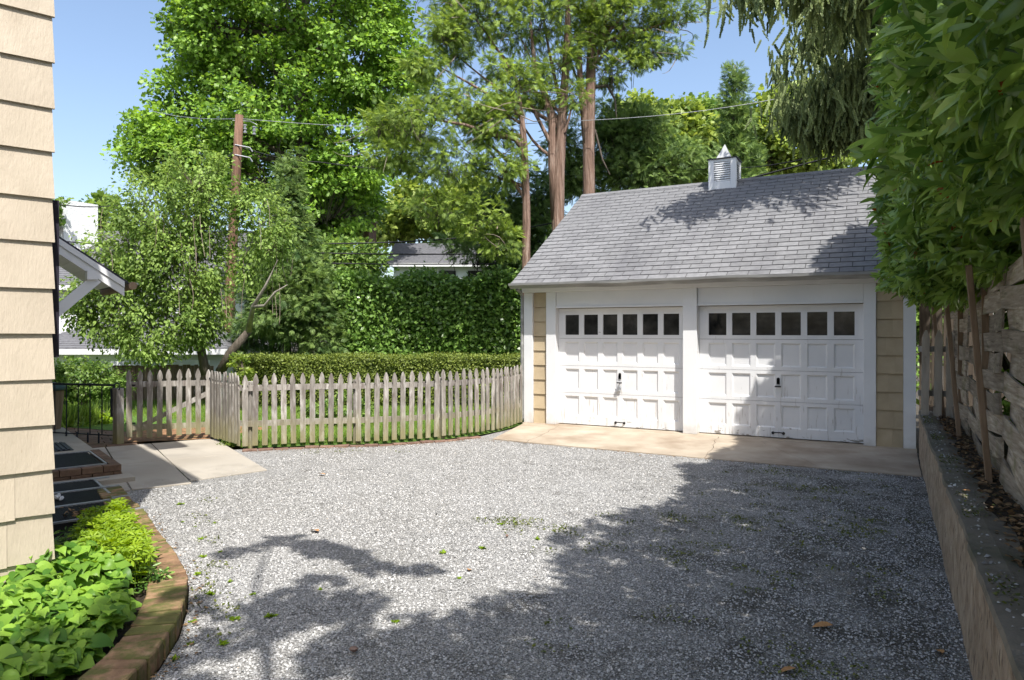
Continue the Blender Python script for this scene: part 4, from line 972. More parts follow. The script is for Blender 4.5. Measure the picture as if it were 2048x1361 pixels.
cedar('slender red cedar, its trunk forking left of the other cedars', D, [at(1050, 740, D), at(1052, 540, D), at(1053, 420, D), at(1050, 340, D), at(1049, 290, D), at(1044, 230, D), at(1034, 160, D)], [.13, .11, .10, .095, .08, .05, .02],
      [(830, 250, 110, 45), (900, 330, 110, 35), (790, 310, 70, 30), (935, 205, 60, 38), (880, 415, 80, 32), (965, 440, 60, 40), (1010, 330, 50, 40), (1034, 160, 40, 50), (1020, 220, 40, 30), (760, 250, 50, 30), (980, 250, 60, 40), (870, 190, 40, 30), (1000, 480, 36, 30), (850, 130, 40, 40), (890, 60, 50, 40)], 520, 12,
      ([at(1048, 300, D), at(1030, 278, D), at(985, 270, D), at(930, 250, D - .5), at(870, 240, D - .8)], [.08, .075, .06, .04, .02]))
D = 18.5
cedar('red cedar with twin stems, tallest trunk left of the single straight one', D, [at(1116, 740, D), at(1116, 440, D), at(1118, 340, D), at(1124, 240, D), at(1130, 160, D), at(1135, 60, D), at(1138, -80, D)], [.19, .165, .15, .13, .105, .08, .05],
      [(960, 30, 100, 60), (900, 100, 50, 35), (1060, 50, 90, 50), (1010, 140, 80, 36), (1090, 190, 55, 34), (930, -40, 100, 60), (1100, -60, 120, 70), (1120, 120, 50, 40), (1020, 210, 40, 24), (1150, 190, 24, 30)], 480, 14,
      ([at(1110, 440, D), at(1104, 330, D), at(1104, 240, D), at(1090, 190, D), at(1070, 140, D), at(1060, 40, D)], [.115, .11, .105, .09, .065, .04]))
D = 19.2
cedar('red cedar with a single straight trunk nearest the garage ridge', D, [at(1178, 740, D), at(1178, 400, D), at(1177, 300, D), at(1180, 200, D), at(1183, 100, D), at(1184, 10, D), at(1184, -100, D)], [.19, .17, .16, .145, .12, .10, .06],
      [(1250, 45, 95, 42), (1310, 95, 70, 30), (1190, 10, 90, 50), (1225, 140, 60, 26), (1350, 25, 50, 34), (1290, -60, 120, 60), (1270, 120, 60, 30), (1150, 90, 40, 34), (1195, 60, 40, 50)], 420, 12,
      ([at(1176, 320, D), at(1168, 220, D), at(1160, 160, D), at(1158, 60, D)], [.12, .12, .09, .05]))
# dead snag bough to the right of the cedars
sg = bpy.data.objects['cedar_tree.002']
MB().tube([at(1190, 175, D), at(1215, 172, D), at(1230, 200, D), at(1233, 235, D)], [.05, .045, .03, .015], 6).build('dead_limb', M['bark'], sg)
MB().tube([at(1190, 260, D), at(1205, 320, D), at(1220, 350, D)], [.03, .025, .01], 6).build('dead_limb', M['bark'], sg)
# dark understorey evergreens below the cedars
def bush(name, label, cat, D, items, clumps, per, crad, size, tmpl, mat, group=None, up=.5, droop=.2, shell=(.3, 1.02), limbs=3, base=None, depth=.9, bark=None, flat=.6, out=.4):
    LB = pxl(D, items, depth); mx = np.mean([l[:3] for l in LB], 0); b = np.array([mx[0], mx[1], 0.0])
    return tree(name, label, cat, b, curve(b, mx + [0, 0, .2], 5, .02), np.linspace(.08, .02, 6), bark or M['bark'], LB,
                dict(clumps=clumps, per=per, crad=crad, size=size, tmpl=tmpl, mat=mat, up=up, droop=droop, shell=shell, flat=flat, out=out), limbs=limbs, limb_r=.03, group=group)
bush('yew_tree', 'dark evergreen filling the gap under the slender cedar', 'tree', 21, [(955, 505, 50, 16), (900, 488, 36, 9), (1020, 450, 50, 40), (1030, 520, 50, 60), (1070, 480, 60, 70), (1080, 400, 40, 60), (1000, 410, 50, 40), (1100, 520, 50, 60)], 588, 16, .36, .22, SPRAY, M['darkcon'])
bush('yew_tree', 'green conifer mass behind the garage ridge, right of the cedar trunks', 'tree', 21.5, [(1240, 300, 60, 70), (1290, 270, 60, 60), (1340, 320, 70, 40), (1220, 240, 36, 50), (1160, 350, 50, 50), (1290, 350, 90, 40), (1130, 300, 30, 60)], 588, 16, .36, .22, SPRAY, M['lightcon'])
# bright deciduous trees far behind
BG = 'deciduous trees far behind the garage'
bush('deciduous_tree', 'yellow-green tree behind the garage, left of the cupola', 'tree', 33, [(1330, 235, 60, 36), (1270, 225, 50, 26), (1375, 260, 50, 40), (1320, 290, 60, 50), (1260, 270, 40, 40)], 300, 22, .6, .24, LOBED, M['bright'], BG)
bush('deciduous_tree', 'mid green tree directly behind the cupola', 'tree', 36, [(1420, 235, 50, 34), (1450, 280, 80, 60), (1400, 300, 60, 50), (1380, 340, 60, 30)], 300, 22, .6, .26, LOBED, M['midleaf'], BG)
bush('deciduous_tree', 'yellow-green tree between the pointed conifer and the spruce', 'tree', 34, [(1560, 220, 60, 40), (1540, 270, 60, 60), (1600, 300, 70, 60), (1530, 320, 60, 40), (1660, 320, 60, 50), (1590, 200, 50, 30)], 360, 22, .6, .24, LOBED, M['bright'], BG)
bush('deciduous_tree', 'light green tree behind the middle house roof and brick chimney', 'tree', 38, [(850, 430, 90, 40), (790, 455, 60, 40), (900, 460, 80, 40), (940, 400, 60, 50), (820, 390, 40, 40)], 320, 22, .65, .27, LOBED, M['bright'], BG)
bush('deciduous_tree', 'dark green mass low between maple and brick chimney', 'tree', 31, [(690, 420, 70, 50), (640, 440, 60, 50), (700, 380, 60, 40), (650, 470, 60, 30)], 300, 22, .55, .24, LOBED, M['midleaf'], BG)
bush('deciduous_tree', 'thin open tree on the skyline above the white chimney', 'tree', 42, [(205, 420, 32, 26), (190, 440, 26, 20), (225, 445, 24, 20), (210, 395, 16, 12), (240, 470, 30, 20)], 70, 18, .5, .26, LOBED, M['midleaf'], BG, limbs=8)
bush('deciduous_tree', 'leafy sprigs of a tree peeping past the house edge', 'tree', 24, [(100, 405, 36, 10), (85, 415, 30, 20), (60, 440, 40, 40), (112, 440, 10, 10)], 60, 20, .3, .16, LOBED, M['midleaf'], BG)
D = 25
LB = cone_lobes(1470, 140, 420, 70, D, 10)
tree('pointed_conifer', 'narrow pointed conifer standing up behind the cupola', 'tree', at(1470, 745, D), trunkline(1470, 745, 130, D), np.linspace(.14, .015, 7), M['bark'], LB,
     dict(clumps=420, per=14, crad=.3, size=.24, tmpl=SPRAY, mat=M['lightcon'], up=.3, out=.7, droop=-.25, flat=.5, shell=(.25, 1.0)), limbs=10, limb_r=.03)
# weeping spruce behind the right end of the garage
sp = thing('spruce_tree', 'drooping spruce with hanging boughs over the right end of the garage', 'tree', (2.3, 14.6, 0))
MB().tube([(2.3, 14.6, 0), (2.3, 14.6, 5), (2.25, 14.6, 10), (2.2, 14.6, 15)], [.34, .28, .2, .08], 12).build('trunk', M['bark'], sp, smooth=True)
def spruce():
    P = []; T = []
    boughs = [((2.3, 14.6, 8.3), at(1560, 130, 14.8), .5), ((2.3, 14.6, 7.6), at(1590, 190, 14.6), .9), ((2.3, 14.6, 7.0), at(1580, 205, 14.3), 1.0), ((2.3, 14.6, 6.6), at(1610, 235, 14.6), .9), ((2.3, 14.6, 6.3), at(1640, 215, 15), 1.0), ((2.3, 14.6, 7.3), at(1680, 200, 14.2), 1.0), ((2.3, 14.6, 6.0), at(1680, 260, 14.6), .7), ((2.3, 14.6, 6.8), at(1640, 185, 14.0), 1.0),
              ((2.3, 14.6, 9.6), at(1462, -30, 11), .75), ((2.3, 14.6, 9.3), at(1520, -50, 10.8), .95), ((2.3, 14.6, 9.2), at(1590, -40, 11.0), .8), ((2.3, 14.6, 9.0), at(1650, -20, 11.2), .7), ((2.3, 14.6, 8.6), at(1600, 60, 13.0), .5), ((2.3, 14.6, 9.8), at(1560, -110, 10.6), .9), ((2.3, 14.6, 8.4), at(1700, 40, 12.0), .7), ((2.3, 14.6, 9.0), (.3, 11.2, 7.6), .8), ((2.3, 14.6, 8.8), (-.5, 11.9, 7.1), .7), ((2.3, 14.6, 6.6), at(1600, 200, 14.2), .9), ((2.3, 14.6, 6.1), at(1630, 215, 14.3), 1.0), ((2.3, 14.6, 6.0), at(1720, 200, 14.2), 1.0), ((2.3, 14.6, 6.0), at(1570, 215, 14.9), .8), ((2.3, 14.6, 5.7), at(1600, 255, 14.9), .6), ((2.3, 14.6, 6.4), at(1700, 175, 14.5), .9), ((2.3, 14.6, 6.2), at(1660, 240, 14.5), .7)]
    for a, b, hang in boughs:
        pts = curve(a, b, 8, .015, sag=-.25); MB().tube(pts, np.linspace(.06, .012, 9), 6).build('bough', M['bark'], sp)
        pts = np.array(pts); L = np.linalg.norm(np.array(b) - np.array(a)); m_ = int(150 * L * .8)
        for _ in range(m_):
            t = RNG.uniform(.12, 1.0) * 8; i = min(int(t), 7); c = pts[i] + (pts[i + 1] - pts[i]) * (t - i)
            c = c + RNG.normal(size=3) * [.26, .26, .12]; k = RNG.integers(1, 4); tt = RNG.uniform(.1, .9)
            for j in range(k):
                P.append(c - [0, 0, j * .24 * hang] + RNG.normal(size=3) * .03); T.append(np.clip(tt + RNG.normal() * .15, 0, 1))
    P = np.array(P); n = len(P)
    A = norm(np.array([0, 0, -1.0]) + RNG.normal(size=(n, 3)) * .28); Nn = unit(n) * [1, 1, .2]
    cloud('crown', FINGER, P, A, norm(Nn), RNG.uniform(.2, .38, n), np.array(T), M['spruce'], sp)
spruce()
# tree out of sight behind the camera whose boughs shade the near gravel
st = thing('shade_tree', 'leafy tree above the near end of the drive', 'tree', (2.6, -3.4, 0))
MB().tube([(2.6, -3.4, 0), (2.5, -3.3, 3), (2.2, -3.0, 5), (1.6, -2.4, 7)], [.28, .24, .18, .1], 10).build('trunk', M['bark'], st, smooth=True)
LS = [(1.2, -1.4, 6.6, 1.5, 1.0, .8), (.2, -.3, 6.6, 1.1, .8, .5), (-.35, .25, 6.3, .6, .5, .3), (1.6, .2, 6.2, 1.1, 1.1, .8), (.2, -1.8, 6.8, 1.2, .8, .6), (-.5, -.9, 6.6, .6, .4, .3), (2.2, -2.5, 7.2, 1.8, 1.4, 1.0)]
for s_ in LS: MB().tube(curve((2.0, -2.8, 5.6), s_[:3], 6, .04), np.linspace(.06, .012, 7), 6).build('limb', M['bark'], st)
crown('crown', LS, 200, 26, .20, .13, LOBED, M['maple'], st, up=.5, out=.3, droop=.2, flat=.4)
crown('crown', [(-1.05, 1.25, 6.4, .5, .1, .1), (-.4, 1.2, 6.4, .55, .1, .1), (-1.3, .95, 6.4, .12, .35, .1)], 26, 16, .1, .1, LOBED, M['maple'], st, flat=.4)
MB().tube(curve((.2, -.3, 6.4), (-1.4, 1.25, 6.4), 6, .03), np.linspace(.03, .008, 7), 6).build('limb', M['bark'], st)

# ------------------------------------------------------------------ hedges and shrubs
def leafbox(o_name, parent, P0, ux, uy, w, dpt, z0, z1, n, size, tmpl, mat, jit=.05, topjit=.05, bright=.0, up=.4):
    """Leaves on the faces of a clipped box and a little inside it. ux along, uy away from the viewer."""
    ux, uy = np.array([*ux, 0.]), np.array([*uy, 0.]); base = np.array([*P0, 0.])
    f_ = RNG.uniform(size=n); a = RNG.uniform(0, w, n); wob = lambda s: .06 * np.sin(s * 2.1) + .04 * np.sin(s * 5.3)
    q = np.where(f_ < .6, RNG.exponential(.10, n), RNG.uniform(0, dpt, n)); z = np.where(f_ < .6, RNG.uniform(z0, z1, n), z1 - RNG.exponential(.06, n))
    e = f_ > .94; a = np.where(e, RNG.exponential(.08, n), a); z = np.where(e, RNG.uniform(z0, z1, n), z)
    q = np.clip(q, 0, dpt)
    P = base + ux * a[:, None] + uy * (q + wob(a + z))[:, None] + np.array([0, 0, 1]) * (z + topjit * np.sin(a * 3.1) * (z - z0) / (z1 - z0))[:, None] + RNG.normal(size=(n, 3)) * jit
    outw = np.where((f_ < .6)[:, None], -uy[None, :] * .7 + np.array([0, 0, up]), np.array([0, 0, 1.0]))
    Nn = norm(outw + RNG.normal(size=(n, 3)) * .5); A = norm(RNG.normal(size=(n, 3)) * .7 - uy * .4 + np.array([0, 0, -.1]))
    return cloud(o_name, tmpl, P, A, Nn, RNG.uniform(.7, 1.3, n) * size, np.clip(RNG.beta(2, 2, n) + bright, 0, 1), mat, parent)
u2, v2 = RGT[:2], FWD[:2]
lowh = thing('clipped_hedge', 'low clipped yew hedge with a flat top behind the picket fence', 'hedge', at(750, 800, 15.5) * [1, 1, 0])
pb = at(468, 664, 15.2)[:2]; wlen = 580 / FPX * 15.5 + 1.2
MB().prism([pb + u2 * .12 + v2 * .15, pb + u2 * (wlen - .1) + v2 * .15, pb + u2 * (wlen - .1) + v2 * 1.2, pb + u2 * .12 + v2 * 1.2], 0, 1.03).build('inner_branches', M['yew'], lowh)
leafbox('foliage', lowh, pb, u2, v2, wlen, 1.3, .1, 1.12, 60000, .05, RHOMB, M['yew'], .02, .02)['kind'] = 'stuff'
tallh = thing('laurel_screen', 'tall dark green laurel hedge behind the low clipped hedge', 'hedge', at(850, 800, 19.5) * [1, 1, 0])
pb = at(655, 664, 19)[:2]; wlen = 420 / FPX * 19 + 1.6
MB().prism([pb + u2 * .2 + v2 * .35, pb + u2 * (wlen - .1) + v2 * .35, pb + u2 * (wlen - .1) + v2 * 1.6, pb + u2 * .2 + v2 * 1.6], 0, 2.8).build('inner_branches', M['hedgeleaf'], tallh)
leafbox('foliage', tallh, pb, u2, v2, wlen, 2, .2, 3.05, 42000, .125, RHOMB, M['hedgeleaf'], .12, .12)['kind'] = 'stuff'
bush('arborvitae', 'feathery conifer with browning patches left of the laurel screen', 'tree', 18.6, [(620, 560, 40, 60), (640, 620, 34, 70), (600, 640, 40, 60), (560, 560, 40, 60), (655, 680, 30, 40)], 240, 16, .26, .2, SPRAY, M['lightcon'], limbs=10)
bush('arborvitae', 'dark bare-branched conifer behind the leaning birch stem', 'tree', 19.4, [(540, 640, 50, 60), (500, 670, 40, 40), (585, 700, 40, 40), (520, 590, 40, 50), (570, 610, 40, 50)], 170, 14, .3, .2, SPRAY, M['darkcon'], limbs=26)
bush('shrub', 'rounded bright green shrub above the tall laurel hedge', 'shrub', 22, [(660, 510, 60, 30), (720, 520, 60, 35), (600, 520, 50, 36), (560, 490, 40, 30), (700, 545, 70, 26), (540, 530, 30, 30)], 420, 20, .3, .15, RHOMB, M['midleaf'])
bush('shrub', 'dense green shrub behind the black iron gate', 'shrub', 14.5, [(125, 765, 40, 44), (170, 760, 50, 40), (215, 765, 40, 36), (90, 770, 40, 44), (240, 775, 24, 24)], 380, 22, .16, .075, RHOMB, M['midleaf'])
bush('shrub', 'low leafy shrub behind the middle of the picket fence', 'shrub', 12.3, [(640, 825, 34, 28), (690, 815, 46, 32), (725, 830, 26, 26), (660, 845, 40, 20)], 120, 22, .12, .07, RHOMB, M['midleaf'])
bush('shrub', 'young leafy shrub at the left end of the clipped hedge', 'shrub', 14.6, [(478, 725, 14, 18), (490, 742, 16, 12), (482, 765, 14, 24)], 40, 20, .1, .075, RHOMB, M['bright'])
bush('laurel_shrub', 'dark shrub in the gap right of the garage', 'shrub', 12.2, [(1850, 620, 50, 70), (1830, 700, 30, 100), (1900, 640, 40, 60), (1870, 560, 60, 60)], 240, 20, .25, .12, RHOMB, M['hedgeleaf'])
def tuft(name, label, cat, c, n, h_, spread, mat, group=None):
    P = np.array([[c[0] + RNG.normal() * spread, c[1] + RNG.normal() * spread, c[2]] for _ in range(n)])
    A = norm(np.array([0, 0, 1.0]) + RNG.normal(size=(n, 3)) * .5)
    return tag(cloud(name, BLADE, P, A, unit(n), RNG.uniform(.5, 1, n) * h_, RNG.uniform(size=n), mat, None, c), label, cat, group)
tuft('grass_clump', 'dark grassy clump behind the bars of the iron gate', 'plant', at(150, 850, 12.4) * [1, 1, 0] + [0, 0, .02], 900, .42, .22, M['grass'])
bush('shrub', 'small yellow-green plant behind the iron gate, beside the grassy clump', 'shrub', 12.6, [(205, 838, 26, 16), (225, 845, 18, 14), (188, 845, 16, 12)], 50, 20, .1, .075, RHOMB, M['lime'])
# lawn grass
def lawn_grass():
    n = 60000; D = RNG.uniform(9.8, 17.5, n); px = RNG.uniform(90, 1060, n)
    P = np.array([RGT * ((x - 1024) / FPX * d_) + FWD * d_ for x, d_ in zip(px, D)]); P[:, 2] = .015
    fx = np.array([p[0] for p in FENCE]); fy = np.array([p[1] for p in FENCE])
    keep = (P[:, 0] < np.interp(P[:, 1], fy, fx) - .03) & ((P[:, 1] > 7.6) | (P[:, 0] > -8.6)) & (P[:, 1] > 6.9) & ~((P[:, 0] < -9.0) & (P[:, 1] < 8.5) & (RNG.uniform(size=n) < .93))
    P = P[keep]; n = len(P); A = norm(np.array([0, 0, 1.0]) + RNG.normal(size=(n, 3)) * .45)
    t = np.clip(.5 + .3 * np.sin(P[:, 0] * 1.7) * np.sin(P[:, 1] * 1.3) + RNG.normal(size=n) * .25, 0, 1)
    tag(cloud('grass', BLADE, P, A, unit(n), RNG.uniform(.05, .11, n), t, M['grass']), 'short sunny lawn behind the picket fence', 'grass', kind='stuff')
lawn_grass()

# ------------------------------------------------------------------ plant bed at the lower left
def pinp(P, poly):
    x, y = P[:, 0], P[:, 1]; ins = np.zeros(len(P), bool); j = len(poly) - 1
    for i in range(len(poly)):
        xi, yi = poly[i]; xj, yj = poly[j]; c = ((yi > y) != (yj > y)) & (x < (xj - xi) * (y - yi) / (yj - yi + 1e-12) + xi); ins ^= c; j = i
    return ins
vp = thing('violet_patch', 'patch of broad heart-shaped green leaves in front of the cream wall', 'plant', (-3.8, 2.2, .05))
def violets():
    poly = [(-4.45, 2.58), (-4.05, 2.6), (-3.75, 2.45), (-3.5, 2.24), (-3.36, 2.0), (-3.2, 1.5), (-3.15, 1.1), (-4.9, 1.1), (-4.36, 2.2), (-4.42, 2.5)]
    n = 4600; P = np.stack([RNG.uniform(-4.9, -3.1, n), RNG.uniform(1.1, 2.85, n), np.zeros(n)], 1); P = P[pinp(P, poly)]
    n = len(P); edge = np.clip((-3.2 - P[:, 0]) / 1.0, 0, 1)
    layer = RNG.beta(2.2, 1.1, n); P[:, 2] = .05 + (.11 + .20 * edge) * layer + .05 * np.sin(P[:, 0] * 7) * np.cos(P[:, 1] * 8)
    to_edge = np.array([.55, .15, 0.]); A = norm(RNG.normal(size=(n, 3)) * [.6, .6, .15] + to_edge + [0, 0, -.15]); Nn = norm(np.array([.18, -.2, 1.0]) + RNG.normal(size=(n, 3)) * .26)
    S = np.clip(RNG.gamma(9, 1 / 9, n) * .066, .032, .1); tint = RNG.beta(1.6, 1.6, n)
    D = P @ FWD; px = 1024 + FPX * (P @ RGT) / D; py = 664 + FPX * (EYE - P[:, 2]) / D
    vis = (px > 0) & (py < 1355) & (layer > .5); idx = np.where(vis)[0]; idx = idx[np.argsort(-(layer[idx] * S[idx] / D[idx]))][:296]
    mask = np.ones(n, bool); mask[idx] = False
    cloud('foliage', HEART, P[mask], A[mask], Nn[mask], S[mask], tint[mask], M['violet'], vp)['kind'] = 'stuff'
    me = MB().add(*HEART).mesh('leaf', M['violet1'], smooth=True); X = norm(np.cross(A, Nn)); Z = np.cross(X, A)
    for i in idx:
        mt = Matrix(((X[i][0], A[i][0], Z[i][0]), (X[i][1], A[i][1], Z[i][1]), (X[i][2], A[i][2], Z[i][2]))); place('leaf', me, vp, P[i], mt, (float(S[i]) * random.uniform(.85, 1.1), float(S[i]), float(S[i]) * random.uniform(.6, 1.5)))
    s_ = MB()
    for i in idx[::2]: s_.tube([P[i], P[i] + [-.02, .02, -.06], [P[i][0] - .04, P[i][1] + .02, .05]], .0022, 4, False)
    s_.build('stalks', M['lime'], vp)['kind'] = 'stuff'
violets()
yp = thing('lime_groundcover', 'bright yellow-green whorled groundcover beside the black grate', 'plant', (-4.6, 3.0, .05))
def lime():
    poly = [(-5.35, 3.42), (-5.0, 3.27), (-4.41, 3.0), (-4.0, 2.76), (-4.05, 2.6), (-4.45, 2.62), (-4.75, 2.72), (-5.15, 3.0)]
    n = 2600; P = np.stack([RNG.uniform(-5.4, -3.9, n), RNG.uniform(2.5, 3.5, n), np.zeros(n)], 1); P = P[pinp(P, poly)]; n = len(P)
    P[:, 2] = .08 + RNG.beta(2, 1.2, n) * .27
    o = cloud('foliage', WHORL, P, unit(n) * [1, 1, .15], norm(np.array([.1, -.1, 1.]) + RNG.normal(size=(n, 3)) * .3), RNG.uniform(.035, .065, n), RNG.beta(2, 1.5, n), M['lime'], yp); o['kind'] = 'stuff'
    s_ = MB()
    for i in range(0, n, 5): s_.tube([P[i], [P[i][0], P[i][1], .05]], .003, 4, False)
    s_.build('stalks', M['lime'], yp)['kind'] = 'stuff'
    P2 = np.array([[*(C0 + WD * RNG.uniform(.05, .6) - ED * RNG.uniform(-.1, 1.3)), RNG.uniform(.06, .2)] for _ in range(160)])
    cloud('dark_foliage', WHORL, P2, unit(160) * [1, 1, .15], norm(np.array([.1, -.1, 1.]) + RNG.normal(size=(160, 3)) * .3), RNG.uniform(.05, .08, 160), RNG.uniform(size=160), M['hedgeleaf'], yp)['kind'] = 'stuff'
lime()

# ------------------------------------------------------------------ neighbours' buildings
def Wp(px, D, z): p = at(px, 664, D); return (float(p[0]), float(p[1]), z)
nh = thing('neighbour_house', 'white house with grey roof and white chimney behind the birch', 'house', Wp(200, 24, 0))
def gable_house(root, pxa, pxb, De, Dr, ze, zr, wallm, roofm, Db=None, course=.16, hip=0):
    fa, fb = at(pxa, 664, De)[:2], at(pxb, 664, De)[:2]; ux = (fb - fa) / np.linalg.norm(fb - fa); uy = np.array([-ux[1], ux[0]]); uy = uy if uy @ v2 > 0 else -uy
    L = np.linalg.norm(fb - fa); dp = Dr - De; T = lambda a, q, z: (*(fa + ux * a + uy * q), z)
    MB().prism([T(.3, .35, 0)[:2], T(L - .3, .35, 0)[:2], T(L - .3, 2 * dp - .35, 0)[:2], T(.3, 2 * dp - .35, 0)[:2]], -1.5, ze + .05).build('wall', wallm, root)
    h = hip; b = MB()
    b.add([T(0, 0, ze), T(L, 0, ze), T(L - h, dp, zr), T(h, dp, zr), T(L, 2 * dp, ze), T(0, 2 * dp, ze), T(0, 0, ze - .03), T(L, 0, ze - .03), T(L, 2 * dp, ze - .03), T(0, 2 * dp, ze - .03)],
          [(0, 1, 2, 3), (3, 2, 4, 5), (0, 3, 5), (1, 4, 2), (6, 9, 8, 7), (0, 6, 7, 1), (1, 7, 8, 4), (4, 8, 9, 5), (5, 9, 6, 0)])
    rf_ = b.build('roof', roofm, root, loc=T(0, 0, ze))
    n = int(math.hypot(dp, zr - ze) / course); cs = MB()
    for k in range(n):
        t0, t1 = k / n, (k + 1) / n; z0, z1 = ze + (zr - ze) * t0, ze + (zr - ze) * t1; hh = h
        cs.hexa([T(hh * t0, dp * t0, z0 + .002), T(L - hh * t0, dp * t0, z0 + .002), T(L - hh * t1, dp * t1, z1 + .002), T(hh * t1, dp * t1, z1 + .002), T(hh * t0, dp * t0, z0 + .025), T(L - hh * t0, dp * t0, z0 + .025), T(L - hh * t1, dp * t1, z1 + .006), T(hh * t1, dp * t1, z1 + .006)])
    cs.build('shingle_courses', roofm, rf_)['kind'] = 'stuff'
    MB().hexa([T(-.02, -.07, ze - .16), T(L + .02, -.07, ze - .16), T(L + .02, -.01, ze - .16), T(-.02, -.01, ze - .16), T(-.02, -.07, ze - .02), T(L + .02, -.07, ze - .02), T(L + .02, -.01, ze - .02), T(-.02, -.01, ze - .02)]).build('gutter', wallm, root)
    return T, L, dp
T, L, dp = gable_house(nh, -120, 420, 22.5, 26.5, 3.15, 5.45, M['farwhite'], M['farroof'])
c = at(142, 440, 25.2); ch = MB().box(c[0] - .62, c[0] + .62, c[1] - .6, c[1] + .6, 3.6, 6.25).build('chimney', M['chim'], nh)
for k in range(3):
    wq = T(5.0 + k * 1.8, .33, 0); pass
ng = thing('neighbour_garage', 'low white outbuilding with a grey hip roof beyond the back fence', 'garage', Wp(280, 19, 0))
gable_house(ng, 20, 455, 18.2, 21, 1.22, 2.2, M['farwhite'], M['farroof'], hip=1.6)
mh = thing('neighbour_house', 'white house with grey roof and brick chimney above the laurel screen', 'house', Wp(880, 30, 0))
T, L, dp = gable_house(mh, 770, 1010, 29, 31.5, 4.5, 5.62, M['farwhite'], M['farroof'])
c = at(736, 470, 31); bc_ = MB(); bc_.box(c[0] - .26, c[0] + .26, c[1] - .25, c[1] + .25, 3, 6.45); chm = bc_.build('chimney', M['redbrick'], mh)
MB().box(c[0] - .32, c[0] + .32, c[1] - .31, c[1] + .31, 6.451, 6.53).build('chimney_cap', M['concrete'], chm); MB().box(c[0] - .22, c[0] + .22, c[1] - .2, c[1] + .2, 6.531, 6.66).build('flue', M['pit'], chm)
cb = MB()
for k in range(30):
    for j in range(2):
        x0 = c[0] - .255 + j * .26 + (.06 if k % 2 else 0) * (1 if j == 0 else 0); cb.box(x0, min(x0 + .24, c[0] + .255), c[1] - .256, c[1] - .25, 4.3 + k * .07, 4.358 + k * .07)
cb.build('bricks', M['redbrick'], chm)['kind'] = 'stuff'
hbm = MB()
fw_ = T(.9, .30, 0)
for a in (2.2, 3.4):
    p0, p1 = np.array(T(a, .32, 3.2)), np.array(T(a + .7, .32, 3.2)); dv = np.array(T(0, -.02, 0)) - np.array(T(0, 0, 0))
    MB().hexa([p0 + dv, p1 + dv, p1, p0, p0 + dv + [0, 0, 1], p1 + dv + [0, 0, 1], p1 + [0, 0, 1], p0 + [0, 0, 1]]).build('window', M['glass'], mh)
# stockade fence at the back of the lawn
sf = thing('stockade_fence', 'brown board fence with a pale top rail under the birch', 'fence', Wp(320, 17, 0))
fa = at(225, 664, 16.6); fb = at(420, 664, 16.6)
for k in range(26):
    p = fa + (fb - fa) * k / 25; q = fa + (fb - fa) * (k + .86) / 25
    MB().prism([p[:2], q[:2], q[:2] + v2 * .025, p[:2] + v2 * .025], 0, .86 + random.uniform(-.02, .02)).build('board', M['post'], sf)
MB().bar((*(fa[:2] - v2 * .04), .9), (*(fb[:2] - v2 * .04), .93), .06, .09).build('top_rail', M['farwhite'], sf)

# ------------------------------------------------------------------ utility pole and wires
D = 20
up_ = thing('utility_pole', 'tall brown wooden utility pole rising through the birch', 'pole', at(456, 664, D) * [1, 1, 0])
MB().tube([at(456, 760, D), at(458, 640, D), at(466, 470, D), at(473, 340, D), at(479, 231, D)], [.16, .155, .14, .125, .11], 12).build('pole_shaft', M['pole'], up_, smooth=True)
top = at(479, 250, D)
for k, (dx, z) in enumerate(((.16, .0), (.42, -.05))):
    p = top + RGT * dx + [0, 0, z]
    ins = MB()
    for j in range(5): ins.tube([p + [0, 0, -.05 * j], p + [0, 0, -.05 * j - .03]], .05 if j % 2 == 0 else .03, 8)
    ins.build('insulator', M['galv'], up_)
MB().tube([top - RGT * .2 + [0, 0, .12], top + RGT * .3 + [0, 0, .1], top + RGT * .5 + [0, 0, 0]], .012, 5).build('jumper_wire', M['galv'], up_)
for py in (290, 310): MB().tube([at(470, py, D - .12), at(500, py + 6, D - .12), at(505, py + 14, D - .1)], .018, 6).build('cable_bracket', M['galv'], up_)
MB().bar(at(460, 385, D - .14), at(461, 372, D - .14), .3, .05).build('pole_band', M['dark'], up_)
def wire(label, pts, sag=.15, r=.014, mat='wire'):
    W = [at(*p) for p in pts]; P = []
    for a, b in zip(W[:-1], W[1:]):
        for i in range(12): t = i / 12; P.append(a + (b - a) * t + [0, 0, -sag * math.sin(math.pi * t)])
    P.append(W[-1]); o = MB().tube(P, r, 5).build('power_line', M[mat], None, loc=W[0]); return tag(o, label, 'cable')
wire('thin pale wire from the pole top running left over the maple', [(478, 238, 20), (300, 222, 23)], .1, .008, 'galv')
wire('thin pale wire from the pole top running right behind the cedars to the spruce', [(482, 238, 20), (1120, 244, 18.9), (1720, 165, 17)], .2, .008, 'galv')
wire('sagging cable from the pole bracket down toward the upper left of the birch', [(472, 300, 20), (310, 398, 19), (60, 400, 17.5)], .2, .014)
wire('highest of the three black cables right of the birch', [(300, 478, 20), (466, 484, 20), (960, 474, 20.6), (1700, 305, 16)], .12, .022)
wire('middle of the three black cables right of the birch', [(90, 480, 20), (466, 502, 20), (1020, 508, 20.4), (1500, 480, 22)], .05, .02)
wire('lowest of the three black cables right of the birch', [(90, 500, 20), (466, 522, 20), (1020, 528, 20.4), (1500, 510, 22)], .05, .02)
wire('thin service cable sloping right from the pole bracket into the maple', [(474, 292, 20), (640, 325, 21), (1000, 352, 22), (1420, 338, 21), (1640, 312, 18)], .1, .013)

